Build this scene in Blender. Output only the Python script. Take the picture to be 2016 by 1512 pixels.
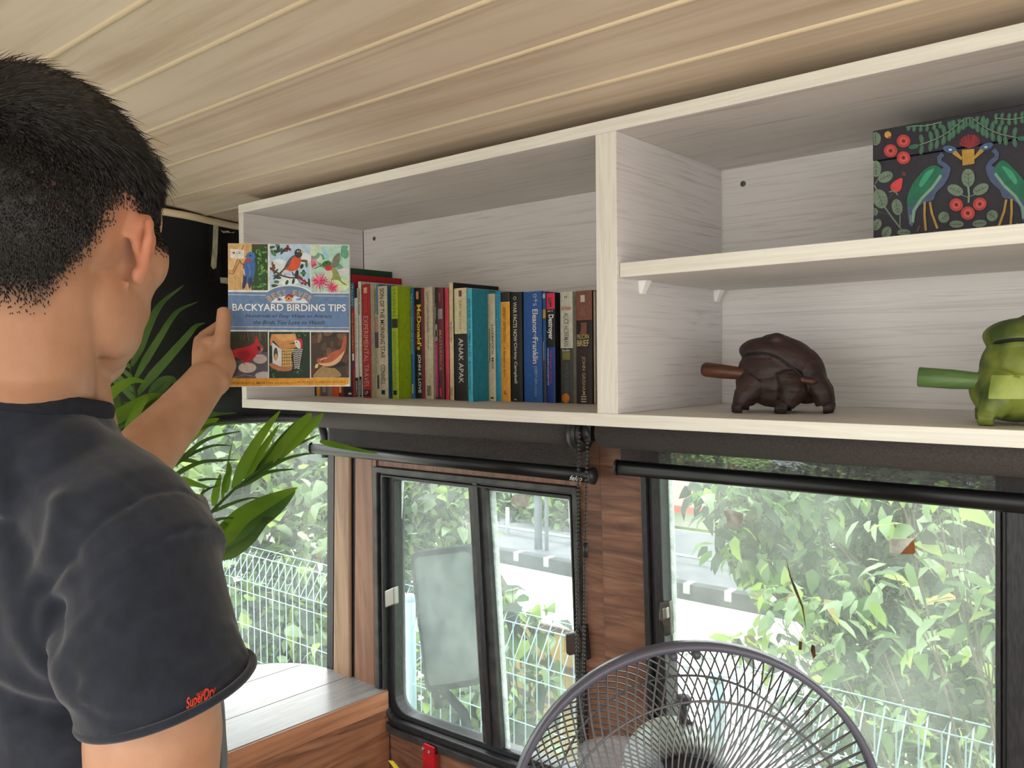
import bpy, bmesh, math, random
from mathutils import Vector, Matrix, Euler, noise
from mathutils.bvhtree import BVHTree
from mathutils.kdtree import KDTree
random.seed(7)
S = bpy.context.scene
COL = S.collection
for o in list(bpy.data.objects): bpy.data.objects.remove(o)

# ------------------------------------------------------------ camera
FPX = 1630.372
CL = Vector((1.3793, -0.8551, 0.0825))
CR = Vector((0.76494818, 0.64401734, -0.00979514))
CU = Vector((-0.01068467, 0.02789364, 0.99955379))
CF = Vector((-0.6440032, 0.7645022, -0.0282183))
cam = bpy.data.cameras.new('camera')
cam.sensor_fit = 'HORIZONTAL'; cam.sensor_width = 36.0
cam.lens = FPX * 36.0 / 2016.0
cam.clip_start = 0.02; cam.clip_end = 200
co = bpy.data.objects.new('camera', cam); COL.objects.link(co)
m = Matrix((CR, CU, -CF)).transposed().to_4x4(); m.translation = CL
co.matrix_world = m
S.camera = co
# ------------------------------------------------------------ world, sun, exposure
w = bpy.data.worlds.new('sky'); S.world = w; w.use_nodes = True
bg = w.node_tree.nodes['Background']
bg.inputs[0].default_value = (0.965, 0.99, 0.965, 1); bg.inputs[1].default_value = 2.6
sun = bpy.data.lights.new('sun', 'SUN'); sun.energy = 2.2; sun.angle = math.radians(20); sun.color = (1, .96, .88)
so = bpy.data.objects.new('sun', sun); COL.objects.link(so)
so.rotation_euler = Vector((0.35, -0.30, -1.0)).to_track_quat('-Z', 'Y').to_euler()
vs = S.view_settings; vs.view_transform = 'Standard'; vs.look = 'None'; vs.gamma = 1; vs.use_curve_mapping = False
vs.exposure = 0.88
S.render.film_transparent = False

# ------------------------------------------------------------ helpers
def ray(px, py): return CF + CR * ((px - 1008) / FPX) - CU * ((py - 756) / FPX)
def at(px, py, ax, v):
    d = ray(px, py); return CL + d * ((v - CL[ax]) / d[ax])
def att(px, py, t): return CL + ray(px, py) * t
TILT = 0.04; YW = 0.289
def aw(px, py, off=0.0):
    d = ray(px, py)
    t = (YW + off - CL.y - TILT * CL.z) / (d.y + TILT * d.z)
    return CL + d * t
def wp(x, z, off=0.0): return Vector((x, YW + off - TILT * min(z, 0), z))

def mat(name, c, rough=.6, metal=0, spec=.4, trans=0, alpha=1, coat=0, sss=0, emit=0):
    m = bpy.data.materials.new(name); m.use_nodes = True
    b = m.node_tree.nodes['Principled BSDF']
    b.inputs['Base Color'].default_value = (*c, 1); b.inputs['Roughness'].default_value = rough
    b.inputs['Metallic'].default_value = metal; b.inputs['Specular IOR Level'].default_value = spec
    b.inputs['Alpha'].default_value = alpha; b.inputs['Coat Weight'].default_value = coat
    if sss:
        b.inputs['Subsurface Weight'].default_value = sss
        b.inputs['Subsurface Radius'].default_value = (.012, .005, .003); b.inputs['Subsurface Scale'].default_value = 1
    return m
def rgb(r, g, b):
    f = lambda v: ((v / 255 + .055) / 1.055) ** 2.4 if v / 255 > .04045 else v / 255 / 12.92
    return (f(r), f(g), f(b))
_fm = {}
def flat(r, g, b, rough=.55):
    k = (r, g, b, rough)
    if k not in _fm:
        m = mat('paint_%d_%d_%d' % (r, g, b), rgb(r, g, b), rough)
        nt = m.node_tree; N = nt.nodes
        n = N.new('ShaderNodeTexNoise'); n.inputs['Scale'].default_value = 140; n.inputs['Detail'].default_value = 3
        t = N.new('ShaderNodeTexCoord'); nt.links.new(t.outputs['Object'], n.inputs['Vector'])
        x = N.new('ShaderNodeMix'); x.data_type = 'RGBA'; x.blend_type = 'MULTIPLY'; x.inputs[0].default_value = .35
        rp = N.new('ShaderNodeValToRGB'); rp.color_ramp.elements[0].color = (.55, .55, .55, 1); rp.color_ramp.elements[1].color = (1.25, 1.25, 1.25, 1)
        rp.color_ramp.elements[0].position = .3; rp.color_ramp.elements[1].position = .7
        nt.links.new(n.outputs['Fac'], rp.inputs[0]); x.inputs[6].default_value = (*rgb(r, g, b), 1); nt.links.new(rp.outputs[0], x.inputs[7])
        nt.links.new(x.outputs[2], N['Principled BSDF'].inputs['Base Color'])
        _fm[k] = m
    return _fm[k]
def wood(name, c1, c2, scale, rough=.5, dist=1.2, contrast=(.35, .65), bump=.15, c3=None, patch=None):
    """streaky wood: noise stretched along the grain (scale = object-space scale vector)"""
    m = mat(name, c1, rough); nt = m.node_tree; N = nt.nodes; L = nt.links
    t = N.new('ShaderNodeTexCoord'); mp = N.new('ShaderNodeMapping'); mp.inputs['Scale'].default_value = scale
    L.new(t.outputs['Object'], mp.inputs['Vector'])
    n = N.new('ShaderNodeTexNoise'); n.inputs['Scale'].default_value = 1; n.inputs['Detail'].default_value = 8
    n.inputs['Roughness'].default_value = .62; n.inputs['Distortion'].default_value = dist
    L.new(mp.outputs[0], n.inputs['Vector'])
    r = N.new('ShaderNodeValToRGB'); e = r.color_ramp.elements
    e[0].position = contrast[0]; e[0].color = (*c2, 1); e[1].position = contrast[1]; e[1].color = (*c1, 1)
    if c3:
        k = e.new(.5 * (contrast[0] + contrast[1])); k.color = (*c3, 1)
    L.new(n.outputs['Fac'], r.inputs[0]); out = r.outputs[0]
    if patch:
        n2 = N.new('ShaderNodeTexNoise'); n2.inputs['Scale'].default_value = patch[0]; n2.inputs['Detail'].default_value = 2
        L.new(t.outputs['Object'], n2.inputs['Vector'])
        x = N.new('ShaderNodeMix'); x.data_type = 'RGBA'; x.blend_type = 'MULTIPLY'; x.inputs[0].default_value = patch[1]
        r2 = N.new('ShaderNodeValToRGB'); r2.color_ramp.elements[0].position = .35; r2.color_ramp.elements[1].position = .65
        r2.color_ramp.elements[0].color = (.6, .55, .5, 1); r2.color_ramp.elements[1].color = (1.1, 1.1, 1.1, 1)
        L.new(n2.outputs['Fac'], r2.inputs[0]); L.new(out, x.inputs[6]); L.new(r2.outputs[0], x.inputs[7]); out = x.outputs[2]
    b = N['Principled BSDF']; L.new(out, b.inputs['Base Color'])
    bp_ = N.new('ShaderNodeBump'); bp_.inputs['Strength'].default_value = bump; bp_.inputs['Distance'].default_value = .002
    L.new(n.outputs['Fac'], bp_.inputs['Height']); L.new(bp_.outputs[0], b.inputs['Normal'])
    return m
def noisy(name, c1, c2, scale, rough=.6, spec=.4, bump=0, metal=0, vec=None, pos=(.35, .65)):
    m = mat(name, c1, rough, metal, spec); nt = m.node_tree; N = nt.nodes; L = nt.links
    t = N.new('ShaderNodeTexCoord'); n = N.new('ShaderNodeTexNoise'); n.inputs['Scale'].default_value = scale; n.inputs['Detail'].default_value = 6
    src = t.outputs['Object']
    if vec:
        mp = N.new('ShaderNodeMapping'); mp.inputs['Scale'].default_value = vec; L.new(src, mp.inputs[0]); src = mp.outputs[0]
    L.new(src, n.inputs['Vector'])
    r = N.new('ShaderNodeValToRGB'); e = r.color_ramp.elements; e[0].color = (*c1, 1); e[1].color = (*c2, 1); e[0].position = pos[0]; e[1].position = pos[1]
    L.new(n.outputs['Fac'], r.inputs[0]); b = N['Principled BSDF']; L.new(r.outputs[0], b.inputs['Base Color'])
    if bump:
        q = N.new('ShaderNodeBump'); q.inputs['Strength'].default_value = bump; q.inputs['Distance'].default_value = .003
        L.new(n.outputs['Fac'], q.inputs['Height']); L.new(q.outputs[0], b.inputs['Normal'])
    return m
def leafmat(name, c, c2=None, rough=.45, tr=.55):
    m = bpy.data.materials.new(name); m.use_nodes = True; nt = m.node_tree; N = nt.nodes; L = nt.links
    b = N['Principled BSDF']; b.inputs['Roughness'].default_value = rough; b.inputs['Specular IOR Level'].default_value = .35
    t = N.new('ShaderNodeBsdfTranslucent'); mx = N.new('ShaderNodeMixShader'); mx.inputs[0].default_value = tr
    n = N.new('ShaderNodeTexNoise'); n.inputs['Scale'].default_value = 9; n.inputs['Detail'].default_value = 3
    tc = N.new('ShaderNodeTexCoord'); L.new(tc.outputs['Object'], n.inputs['Vector'])
    r = N.new('ShaderNodeValToRGB'); c2 = c2 or tuple(v * .6 for v in c)
    r.color_ramp.elements[0].color = (*c2, 1); r.color_ramp.elements[1].color = (*c, 1)
    r.color_ramp.elements[0].position = .35; r.color_ramp.elements[1].position = .62
    L.new(n.outputs['Fac'], r.inputs[0]); L.new(r.outputs[0], b.inputs['Base Color']); L.new(r.outputs[0], t.inputs['Color'])
    L.new(b.outputs[0], mx.inputs[1]); L.new(t.outputs[0], mx.inputs[2]); L.new(mx.outputs[0], N['Material Output'].inputs[0])
    return m

def base_of(parent):
    v = Vector((0, 0, 0)); p = parent
    while p is not None: v += p.location; p = p.parent
    return v
class MB:
    """collects world-space geometry; build() links it as one object"""
    def __init__(s): s.v = []; s.f = []; s.m = []; s.sm = []
    def add(s, vs, fs, mi=0, smooth=False):
        o = len(s.v); s.v += [Vector(v) for v in vs]
        for f in fs: s.f.append([i + o for i in f]); s.m.append(mi); s.sm.append(smooth)
        return s
    def box(s, a, b, mi=0):
        x0, y0, z0 = a; x1, y1, z1 = b
        return s.add([(x0, y0, z0), (x1, y0, z0), (x1, y1, z0), (x0, y1, z0), (x0, y0, z1), (x1, y0, z1), (x1, y1, z1), (x0, y1, z1)],
                     [(3, 2, 1, 0), (4, 5, 6, 7), (0, 1, 5, 4), (1, 2, 6, 5), (2, 3, 7, 6), (3, 0, 4, 7)], mi)
    def hexa(s, p, mi=0):  # 8 points, bottom ring then top ring
        return s.add(p, [(3, 2, 1, 0), (4, 5, 6, 7), (0, 1, 5, 4), (1, 2, 6, 5), (2, 3, 7, 6), (3, 0, 4, 7)], mi)
    def prism(s, poly, d, mi=0):  # poly list of 3D points, extruded by vector d
        n = len(poly); d = Vector(d); a = [Vector(p) for p in poly]
        return s.add(a + [p + d for p in a], [tuple(range(n))[::-1], tuple(range(n, 2 * n))] + [(i, (i + 1) % n, n + (i + 1) % n, n + i) for i in range(n)], mi)
    def ring(s, outer, inner, d, mi=0):
        n = len(outer); d = Vector(d); O = [Vector(p) for p in outer]; I = [Vector(p) for p in inner]
        V = O + I + [p + d for p in O] + [p + d for p in I]; F = []
        for i in range(n):
            j = (i + 1) % n
            F += [(i, j, n + j, n + i), (2 * n + j, 2 * n + i, 3 * n + i, 3 * n + j), (j, i, 2 * n + i, 2 * n + j), (n + i, n + j, 3 * n + j, 3 * n + i)]
        return s.add(V, F, mi)
    def tube(s, pts, r, n=8, mi=0, cap=True, closed=False, smooth=True, flat=1.0, up=None):
        P = [Vector(p) for p in pts]; k = len(P)
        R = r if isinstance(r, (list, tuple)) else [r] * k
        V = []; prev = None
        for i in range(k):
            a = P[i - 1] if (i > 0 or closed) else P[i]; b = P[(i + 1) % k] if (i < k - 1 or closed) else P[i]
            t = (b - a).normalized() if (b - a).length > 1e-9 else Vector((0, 0, 1))
            if prev is None:
                ref = Vector(up) if up else (Vector((0, 0, 1)) if abs(t.z) < .9 else Vector((1, 0, 0)))
                x = (ref - t * ref.dot(t)).normalized()
            else:
                x = prev - t * prev.dot(t); x = x.normalized() if x.length > 1e-6 else prev
            prev = x; y = t.cross(x)
            for j in range(n):
                an = 2 * math.pi * j / n; V.append(P[i] + x * (math.cos(an) * R[i]) + y * (math.sin(an) * R[i] * flat))
        F = []
        for i in range(k if closed else k - 1):
            for j in range(n):
                a = i * n + j; b = i * n + (j + 1) % n; c = ((i + 1) % k) * n + (j + 1) % n; d = ((i + 1) % k) * n + j
                F.append((a, b, c, d))
        if cap and not closed: F += [tuple(range(n))[::-1], tuple(range((k - 1) * n, k * n))]
        return s.add(V, F, mi, smooth)
    def ball(s, c, r, M=None, nu=16, nv=10, mi=0, smooth=True):
        c = Vector(c); r = Vector(r) if hasattr(r, '__len__') else Vector((r, r, r)); V = []; F = []
        for i in range(nv + 1):
            th = math.pi * i / nv
            for j in range(nu):
                ph = 2 * math.pi * j / nu
                p = Vector((math.sin(th) * math.cos(ph) * r.x, math.sin(th) * math.sin(ph) * r.y, math.cos(th) * r.z))
                if M is not None: p = M @ p
                V.append(c + p)
        for i in range(nv):
            for j in range(nu):
                a = i * nu + j; b = i * nu + (j + 1) % nu; F.append((a, a + nu, b + nu, b))
        return s.add(V, F, mi, smooth)
    def lathe(s, base, axis, prof, n=24, mi=0, smooth=True, cap=True):
        base = Vector(base); axis = Vector(axis).normalized()
        x = axis.orthogonal().normalized(); y = axis.cross(x); V = []; F = []
        for (r, h) in prof:
            for j in range(n):
                a = 2 * math.pi * j / n; V.append(base + axis * h + x * (r * math.cos(a)) + y * (r * math.sin(a)))
        for i in range(len(prof) - 1):
            for j in range(n):
                a = i * n + j; b = i * n + (j + 1) % n; F.append((a, b, b + n, a + n))
        if cap: F += [tuple(range(n))[::-1], tuple(range((len(prof) - 1) * n, len(prof) * n))]
        return s.add(V, F, mi, smooth)
    def build(s, name, mats, parent=None, origin=None):
        off = base_of(parent) if parent is not None else (Vector(origin) if origin is not None else Vector((0, 0, 0)))
        me = bpy.data.meshes.new(name)
        me.from_pydata([tuple(v - off) for v in s.v], [], s.f)
        mats = mats if isinstance(mats, (list, tuple)) else [mats]
        for m_ in mats: me.materials.append(m_)
        for p, mi, sm in zip(me.polygons, s.m, s.sm): p.material_index = mi; p.use_smooth = sm
        me.validate(); me.update()
        o = bpy.data.objects.new(name, me); COL.objects.link(o)
        if parent is not None: o.parent = parent
        elif origin is not None: o.location = origin
        return o
def bevel(o, w=.002, seg=2, ang=40):
    md = o.modifiers.new('bevel', 'BEVEL'); md.width = w; md.segments = seg; md.limit_method = 'ANGLE'; md.angle_limit = math.radians(ang); return o
def thing(name, label, cat, loc, group=None):
    o = bpy.data.objects.new(name, None); COL.objects.link(o); o.location = loc; o.empty_display_size = .02
    o['label'] = label; o['category'] = cat
    if group: o['group'] = group
    return o
def tag(o, label, cat, group=None, kind=None):
    o['label'] = label; o['category'] = cat
    if group: o['group'] = group
    if kind: o['kind'] = kind
    return o
def struct(o, label=None, cat=None):
    o['kind'] = 'structure'
    if label: o['label'] = label
    if cat: o['category'] = cat
    return o
def fuse(name, mb, voxel, smooth=4, mats=(), parent=None, fn=None, disp=None):
    """one continuous skin grown over overlapping shapes"""
    me = bpy.data.meshes.new('tmp'); me.from_pydata([tuple(v) for v in mb.v], [], mb.f); me.update()
    t = bpy.data.objects.new('tmp', me); COL.objects.link(t)
    r = t.modifiers.new('r', 'REMESH'); r.mode = 'VOXEL'; r.voxel_size = voxel
    if smooth:
        sm = t.modifiers.new('s', 'SMOOTH'); sm.iterations = smooth; sm.factor = .5
    dg = bpy.context.evaluated_depsgraph_get(); dg.update()
    nm = bpy.data.meshes.new_from_object(t.evaluated_get(dg)); nm.name = name
    bpy.data.objects.remove(t); bpy.data.meshes.remove(me)
    if fn: fn(nm)
    off = base_of(parent) if parent is not None else Vector((0, 0, 0))
    if disp:
        nm.update()
        N = [v.normal.copy() for v in nm.vertices]
        for v, n_ in zip(nm.vertices, N): v.co += n_ * disp(v.co, n_)
    nm.materials.clear()
    for m_ in mats: nm.materials.append(m_)
    for p in nm.polygons: p.use_smooth = True
    for v in nm.vertices: v.co -= off
    nm.update()
    o = bpy.data.objects.new(name, nm); COL.objects.link(o)
    if parent is not None: o.parent = parent
    return o
def text_geo(txt, shear=0.0, bold=0.0):
    cu = bpy.data.curves.new('t', 'FONT'); cu.body = txt; cu.size = 1; cu.shear = shear; cu.resolution_u = 3; cu.offset = bold
    cu.fill_mode = 'FRONT'
    o = bpy.data.objects.new('t', cu); COL.objects.link(o)
    dg = bpy.context.evaluated_depsgraph_get(); dg.update()
    me = bpy.data.meshes.new_from_object(o.evaluated_get(dg))
    V = [v.co.copy() for v in me.vertices]; F = [tuple(p.vertices) for p in me.polygons]
    bpy.data.objects.remove(o); bpy.data.curves.remove(cu); bpy.data.meshes.remove(me)
    return V, F
def text_into(mb, txt, o, ux, uy, w, h, mi=0, shear=0.0, bold=0.0, warp=None):
    """fit the lettering into the rectangle at o (lower left) along ux (length w) and uy (height h)"""
    V, F = text_geo(txt, shear, bold)
    if not V: return
    x0 = min(v.x for v in V); x1 = max(v.x for v in V); y0 = min(v.y for v in V); y1 = max(v.y for v in V)
    o = Vector(o); ux = Vector(ux).normalized(); uy = Vector(uy).normalized(); out = []
    for v in V:
        a = (v.x - x0) / (x1 - x0) * w; b = (v.y - y0) / max(1e-6, y1 - y0) * h
        out.append(warp(a, b) if warp else o + ux * a + uy * b)
    mb.add(out, F, mi)
def smoothpoly(pts, n=4, closed=True):
    P = [Vector((p[0], p[1], 0)) for p in pts]; k = len(P); out = []
    for i in range(k if closed else k - 1):
        a = P[(i - 1) % k] if closed or i > 0 else P[i]; b = P[i]; c = P[(i + 1) % k]; d = P[(i + 2) % k] if closed or i < k - 2 else c
        for j in range(n):
            t = j / n
            q = .5 * ((2 * b) + (c - a) * t + (2 * a - 5 * b + 4 * c - d) * t * t + (-a + 3 * b - 3 * c + d) * t ** 3)
            out.append((q.x, q.y))
    if not closed: out.append((P[-1].x, P[-1].y))
    return out
def ell(cx, cy, rx, ry, rot=0, n=18):
    c, s_ = math.cos(math.radians(rot)), math.sin(math.radians(rot))
    return [(cx + rx * math.cos(2 * math.pi * i / n) * c - ry * math.sin(2 * math.pi * i / n) * s_,
             cy + rx * math.cos(2 * math.pi * i / n) * s_ + ry * math.sin(2 * math.pi * i / n) * c) for i in range(n)]
class Art:
    """flat printed artwork on a panel: map(u,v,layer)->world"""
    def __init__(s, mp): s.mp = mp; s.mb = MB(); s.mats = []; s.ix = {}; s.k = 0
    def mi(s, c):
        if c not in s.ix: s.ix[c] = len(s.mats); s.mats.append(flat(*c))
        return s.ix[c]
    def poly(s, pts, c, smooth=False, clip=None):
        if smooth: pts = smoothpoly(pts)
        if clip: pts = clip_poly(pts, *clip)
        if len(pts) < 3: return
        s.k += 1
        s.mb.add([s.mp(x, y, s.k) for x, y in pts], [tuple(range(len(pts)))], s.mi(c))
    def line(s, pts, wd, c, clip=None, taper=False):
        n = len(pts)
        L = []; R = []
        for i in range(n):
            a = pts[max(0, i - 1)]; b = pts[min(n - 1, i + 1)]; dx, dy = b[0] - a[0], b[1] - a[1]; l = math.hypot(dx, dy) or 1
            ww = wd * .5 * ((1 - .8 * i / (n - 1)) if taper else 1)
            L.append((pts[i][0] - dy / l * ww, pts[i][1] + dx / l * ww)); R.append((pts[i][0] + dy / l * ww, pts[i][1] - dx / l * ww))
        s.k += 1
        for i in range(n - 1):
            q = [L[i], L[i + 1], R[i + 1], R[i]]
            if clip: q = clip_poly(q, *clip)
            if len(q) >= 3: s.mb.add([s.mp(x, y, s.k) for x, y in q], [tuple(range(len(q)))], s.mi(c))
    def text(s, txt, x0, y0, x1, y1, c, shear=0, bold=0):
        s.k += 1; k = s.k
        text_into(s.mb, txt, (0, 0, 0), (1, 0, 0), (0, 1, 0), 1, 1, s.mi(c), shear, bold, warp=lambda a, b: s.mp(x0 + (x1 - x0) * a, y1 + (y0 - y1) * b, k))
def clip_poly(pts, x0, y0, x1, y1):
    def cut(P, f, inter):
        out = []
        for i in range(len(P)):
            a, b = P[i - 1], P[i]
            if f(b):
                if not f(a): out.append(inter(a, b))
                out.append(b)
            elif f(a): out.append(inter(a, b))
        return out
    def ix(v): return lambda a, b: (v, a[1] + (b[1] - a[1]) * (v - a[0]) / ((b[0] - a[0]) or 1e-9))
    def iy(v): return lambda a, b: (a[0] + (b[0] - a[0]) * (v - a[1]) / ((b[1] - a[1]) or 1e-9), v)
    P = list(pts)
    for f, g in ((lambda p: p[0] >= x0, ix(x0)), (lambda p: p[0] <= x1, ix(x1)), (lambda p: p[1] >= y0, iy(y0)), (lambda p: p[1] <= y1, iy(y1))):
        if not P: break
        P = cut(P, f, g)
    return P
def roundpoly(pts, rad, n=6):
    k = len(pts); out = []; rad = rad if isinstance(rad, (list, tuple)) else [rad] * k
    for i in range(k):
        p = Vector(pts[i]); a = Vector(pts[i - 1]); b = Vector(pts[(i + 1) % k]); r = rad[i]
        u = p + (a - p).normalized() * r; v = p + (b - p).normalized() * r
        for j in range(n + 1):
            t = j / n; out.append(u * (1 - t) ** 2 + p * 2 * t * (1 - t) + v * t * t)
    return out
# ============================================================ materials
M_cab = wood('ash_laminate', rgb(222, 219, 216), rgb(192, 186, 184), (2.6, 70, 110), .55, 2.6, (.26, .50), .08, patch=(3, .2))
M_cab_side = wood('ash_laminate_side', rgb(220, 216, 216), rgb(190, 184, 184), (70, 2.6, 110), .55, 2.6, (.26, .50), .08, patch=(3, .2))
M_edge = wood('ash_edge_band', rgb(238, 237, 228), rgb(218, 215, 204), (6, 60, 200), .5, 1.0, (.3, .7), .05)
M_edge_v = wood('ash_edge_band_upright', rgb(238, 237, 228), rgb(216, 212, 202), (120, 60, 8), .5, 1.5, (.3, .7), .05)
M_ceil = wood('whitewashed_ceiling_board', rgb(228, 213, 192), rgb(196, 172, 144), (1.1, 26, 20), .42, .8, (.26, .56), .1, patch=(2.5, .3))
M_bead = mat('ceiling_bead', rgb(236, 218, 184), .4)
M_black = noisy('black_vinyl', rgb(18, 18, 20), rgb(30, 30, 33), 14, .55, bump=.2)
M_rubber = noisy('black_rubber', rgb(30, 31, 34), rgb(48, 48, 50), 60, .38, bump=.15, vec=(6, 6, 1))
M_metalblk = noisy('worn_black_metal', rgb(48, 48, 50), rgb(72, 72, 70), 30, .45, metal=.3)
M_woodh = wood('reclaimed_board_level', rgb(148, 108, 84), rgb(84, 58, 46), (3.4, 40, 30), .5, 2.4, (.3, .68), .25, rgb(124, 86, 66), patch=(7, .6))
M_woodv = wood('reclaimed_board_upright', rgb(150, 108, 84), rgb(106, 74, 56), (60, 40, 3), .5, 1.2, (.3, .7), .25, patch=(6, .4))
M_post = wood('pale_teak_post', rgb(170, 138, 110), rgb(122, 94, 72), (34, 34, 2.5), .5, 1.0, (.32, .7), .25, patch=(5, .35))
M_top = wood('grey_ledge_board', rgb(140, 138, 138), rgb(118, 114, 114), (60, 4, 60), .25, 1.2, (.3, .65), .06, patch=(5, .3))
M_panel = wood('dark_reclaimed_board', rgb(148, 106, 80), rgb(66, 44, 34), (26, 3.0, 34), .5, 2.0, (.30, .66), .3, rgb(132, 84, 58), patch=(7, .6))
M_blind = None
M_white = mat('white_plastic', rgb(240, 240, 238), .4)
M_steel = mat('steel', rgb(150, 148, 142), .35, metal=.8)
M_strip = wood('brown_edging', rgb(170, 116, 84), rgb(118, 74, 52), (40, 3, 60), .45, 1.0, (.3, .7), .2)
M_floor = wood('pale_floor_board', rgb(176, 156, 136), rgb(140, 120, 100), (3, 40, 40), .5)

def glassmat(name, haze, tint=(.93, .97, .97), hazec=(.85, .93, .92), scale=6):
    m = bpy.data.materials.new(name); m.use_nodes = True; nt = m.node_tree; N = nt.nodes; L = nt.links
    N.remove(N['Principled BSDF'])
    tr = N.new('ShaderNodeBsdfTransparent'); tr.inputs[0].default_value = (*tint, 1)
    d = N.new('ShaderNodeBsdfDiffuse'); d.inputs[0].default_value = (*hazec, 1)
    t = N.new('ShaderNodeBsdfTranslucent'); t.inputs[0].default_value = (*hazec, 1)
    a = N.new('ShaderNodeMixShader'); a.inputs[0].default_value = .6; L.new(d.outputs[0], a.inputs[1]); L.new(t.outputs[0], a.inputs[2])
    g = N.new('ShaderNodeBsdfGlossy'); g.inputs['Roughness'].default_value = .05
    n = N.new('ShaderNodeTexNoise'); n.inputs['Scale'].default_value = scale; n.inputs['Detail'].default_value = 7; n.inputs['Roughness'].default_value = .65
    tc = N.new('ShaderNodeTexCoord'); L.new(tc.outputs['Object'], n.inputs['Vector'])
    mr = N.new('ShaderNodeMapRange'); mr.inputs[1].default_value = .35; mr.inputs[2].default_value = .75
    mr.inputs[3].default_value = haze * .55; mr.inputs[4].default_value = haze * 1.7; L.new(n.outputs['Fac'], mr.inputs[0])
    b = N.new('ShaderNodeMixShader'); L.new(mr.outputs[0], b.inputs[0]); L.new(tr.outputs[0], b.inputs[1]); L.new(a.outputs[0], b.inputs[2])
    c = N.new('ShaderNodeMixShader'); c.inputs[0].default_value = .03; L.new(b.outputs[0], c.inputs[1]); L.new(g.outputs[0], c.inputs[2])
    L.new(c.outputs[0], N['Material Output'].inputs[0]); return m
M_glass = glassmat('dusty_glass', .075)
M_glass2 = glassmat('dusty_windscreen', .10)
M_glass3 = glassmat('dusty_glass_large', .085, hazec=(.88, .95, .86))
M_resid = glassmat('dried_sealant', .6, hazec=(.9, .95, .93), scale=30)
def screenmat():
    m = bpy.data.materials.new('screen_fabric'); m.use_nodes = True; nt = m.node_tree; N = nt.nodes; L = nt.links
    b = N['Principled BSDF']; b.inputs['Base Color'].default_value = (*rgb(48, 43, 43), 1); b.inputs['Roughness'].default_value = .8
    tr = N.new('ShaderNodeBsdfTransparent'); mx = N.new('ShaderNodeMixShader')
    w_ = N.new('ShaderNodeTexNoise'); w_.inputs['Scale'].default_value = 1
    tc = N.new('ShaderNodeTexCoord'); mp = N.new('ShaderNodeMapping'); mp.inputs['Scale'].default_value = (160, 160, 700)
    L.new(tc.outputs['Object'], mp.inputs[0]); L.new(mp.outputs[0], w_.inputs['Vector'])
    mr = N.new('ShaderNodeMapRange'); mr.inputs[1].default_value = .3; mr.inputs[2].default_value = .7; mr.inputs[3].default_value = .14; mr.inputs[4].default_value = .55
    L.new(w_.outputs['Fac'], mr.inputs[0]); L.new(mr.outputs[0], mx.inputs[0])
    L.new(b.outputs[0], mx.inputs[1]); L.new(tr.outputs[0], mx.inputs[2]); L.new(mx.outputs[0], N['Material Output'].inputs[0]); return m
M_blind = screenmat()
M_roll = noisy('rolled_fabric', rgb(58, 52, 52), rgb(70, 64, 62), 400, .85)

# ============================================================ the room shell (a converted bus)
XF, XR, YL, ZF = -.36, 3.3, -1.95, -1.40
def zc(y):
    if y >= 0: return .392
    return .392 + .045 * (1 - ((y + .83) / .83) ** 2) if y > -1.66 else .392
G = [.29, .17, .06, -.057, -.168, -.272, -.374, -.468, -.560, -.655, -.755, -.86, -.965, -1.07, -1.18, -1.29, -1.40, -1.51, -1.62, -1.73, -1.84, -1.96]
mb = MB()
for a, b in zip(G[:-1], G[1:]):
    za, zb = zc(a), zc(b); g = .0035
    mb.hexa([(-.34, b + g, zb), (XR, b + g, zb), (XR, a - g, za), (-.34, a - g, za),
             (-.34, b + g, zb + .015), (XR, b + g, zb + .015), (XR, a - g, za + .015), (-.34, a - g, za + .015)], 0)
    if b > -1.9:
        mb.tube([(-.34, b, zb + .0012), (XR, b, zb + .0012)], .0042, 8, 1)
mb.box((-.34, -1.99, .45), (XR, .33, .47), 0)
struct(mb.build('ceiling', [M_ceil, M_bead]))

# front wall: windscreen curves round the corner, black lining above it
CB = [(-.141, .314), (-.19, .308), (-.235, .295), (-.287, .262), (-.337, .201), (-.365, .10), (-.38, -.1), (-.385, -.4), (-.385, -1.3), (-.33, -1.65), (-.2, -1.97)]
CT = [(-.10, .289), (-.15, .289), (-.20, .275), (-.245, .24), (-.27, .165), (-.245, .08), (-.212, -.04), (-.20, -.4), (-.20, -1.3), (-.16, -1.65), (-.08, -1.97)]
CB = smoothpoly(CB, 4, False); CT = smoothpoly(CT, 4, False)
def fw(i, z):
    t = (z + .62) / 1.015; b, tt = CB[i], CT[i]
    x = b[0] + (tt[0] - b[0]) * t; y = b[1] + (tt[1] - b[1]) * t
    return Vector((x, y, z))
def loft(mb, i0, i1, z0, z1, nz, mi=0, th=0.0):
    V = []; F = []; n = i1 - i0
    for a in range(nz + 1):
        z = z0 + (z1 - z0) * a / nz
        for i in range(i0, i1 + 1): V.append(fw(i, z))
    for a in range(nz):
        for i in range(n):
            p = a * (n + 1) + i; F.append((p, p + 1, p + n + 2, p + n + 1))
    mb.add(V, F, mi, True)
nC = len(CB) - 1
ZW = -.045
mb = MB(); loft(mb, 0, nC, ZW, .455, 6)
hd = mb.build('wall_front', [M_black]); struct(hd)
s_ = hd.modifiers.new('s', 'SOLIDIFY'); s_.thickness = .012; s_.offset = 0
mb = MB(); loft(mb, 0, nC, -1.42, -.628, 4)
lw = mb.build('wall_front_lower', [M_panel]); struct(lw)
s_ = lw.modifiers.new('s', 'SOLIDIFY'); s_.thickness = .012; s_.offset = 0
w3 = MB(); loft(w3, 1, nC, -.632, ZW + .006, 4)
w3 = w3.build('window_3', [M_glass2]); struct(w3)
mb = MB()
mb.tube([fw(i, ZW) for i in range(0, nC + 1)], .010, 8)
mb.tube([fw(i, -.632) for i in range(0, nC + 1)], .010, 8)
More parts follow.
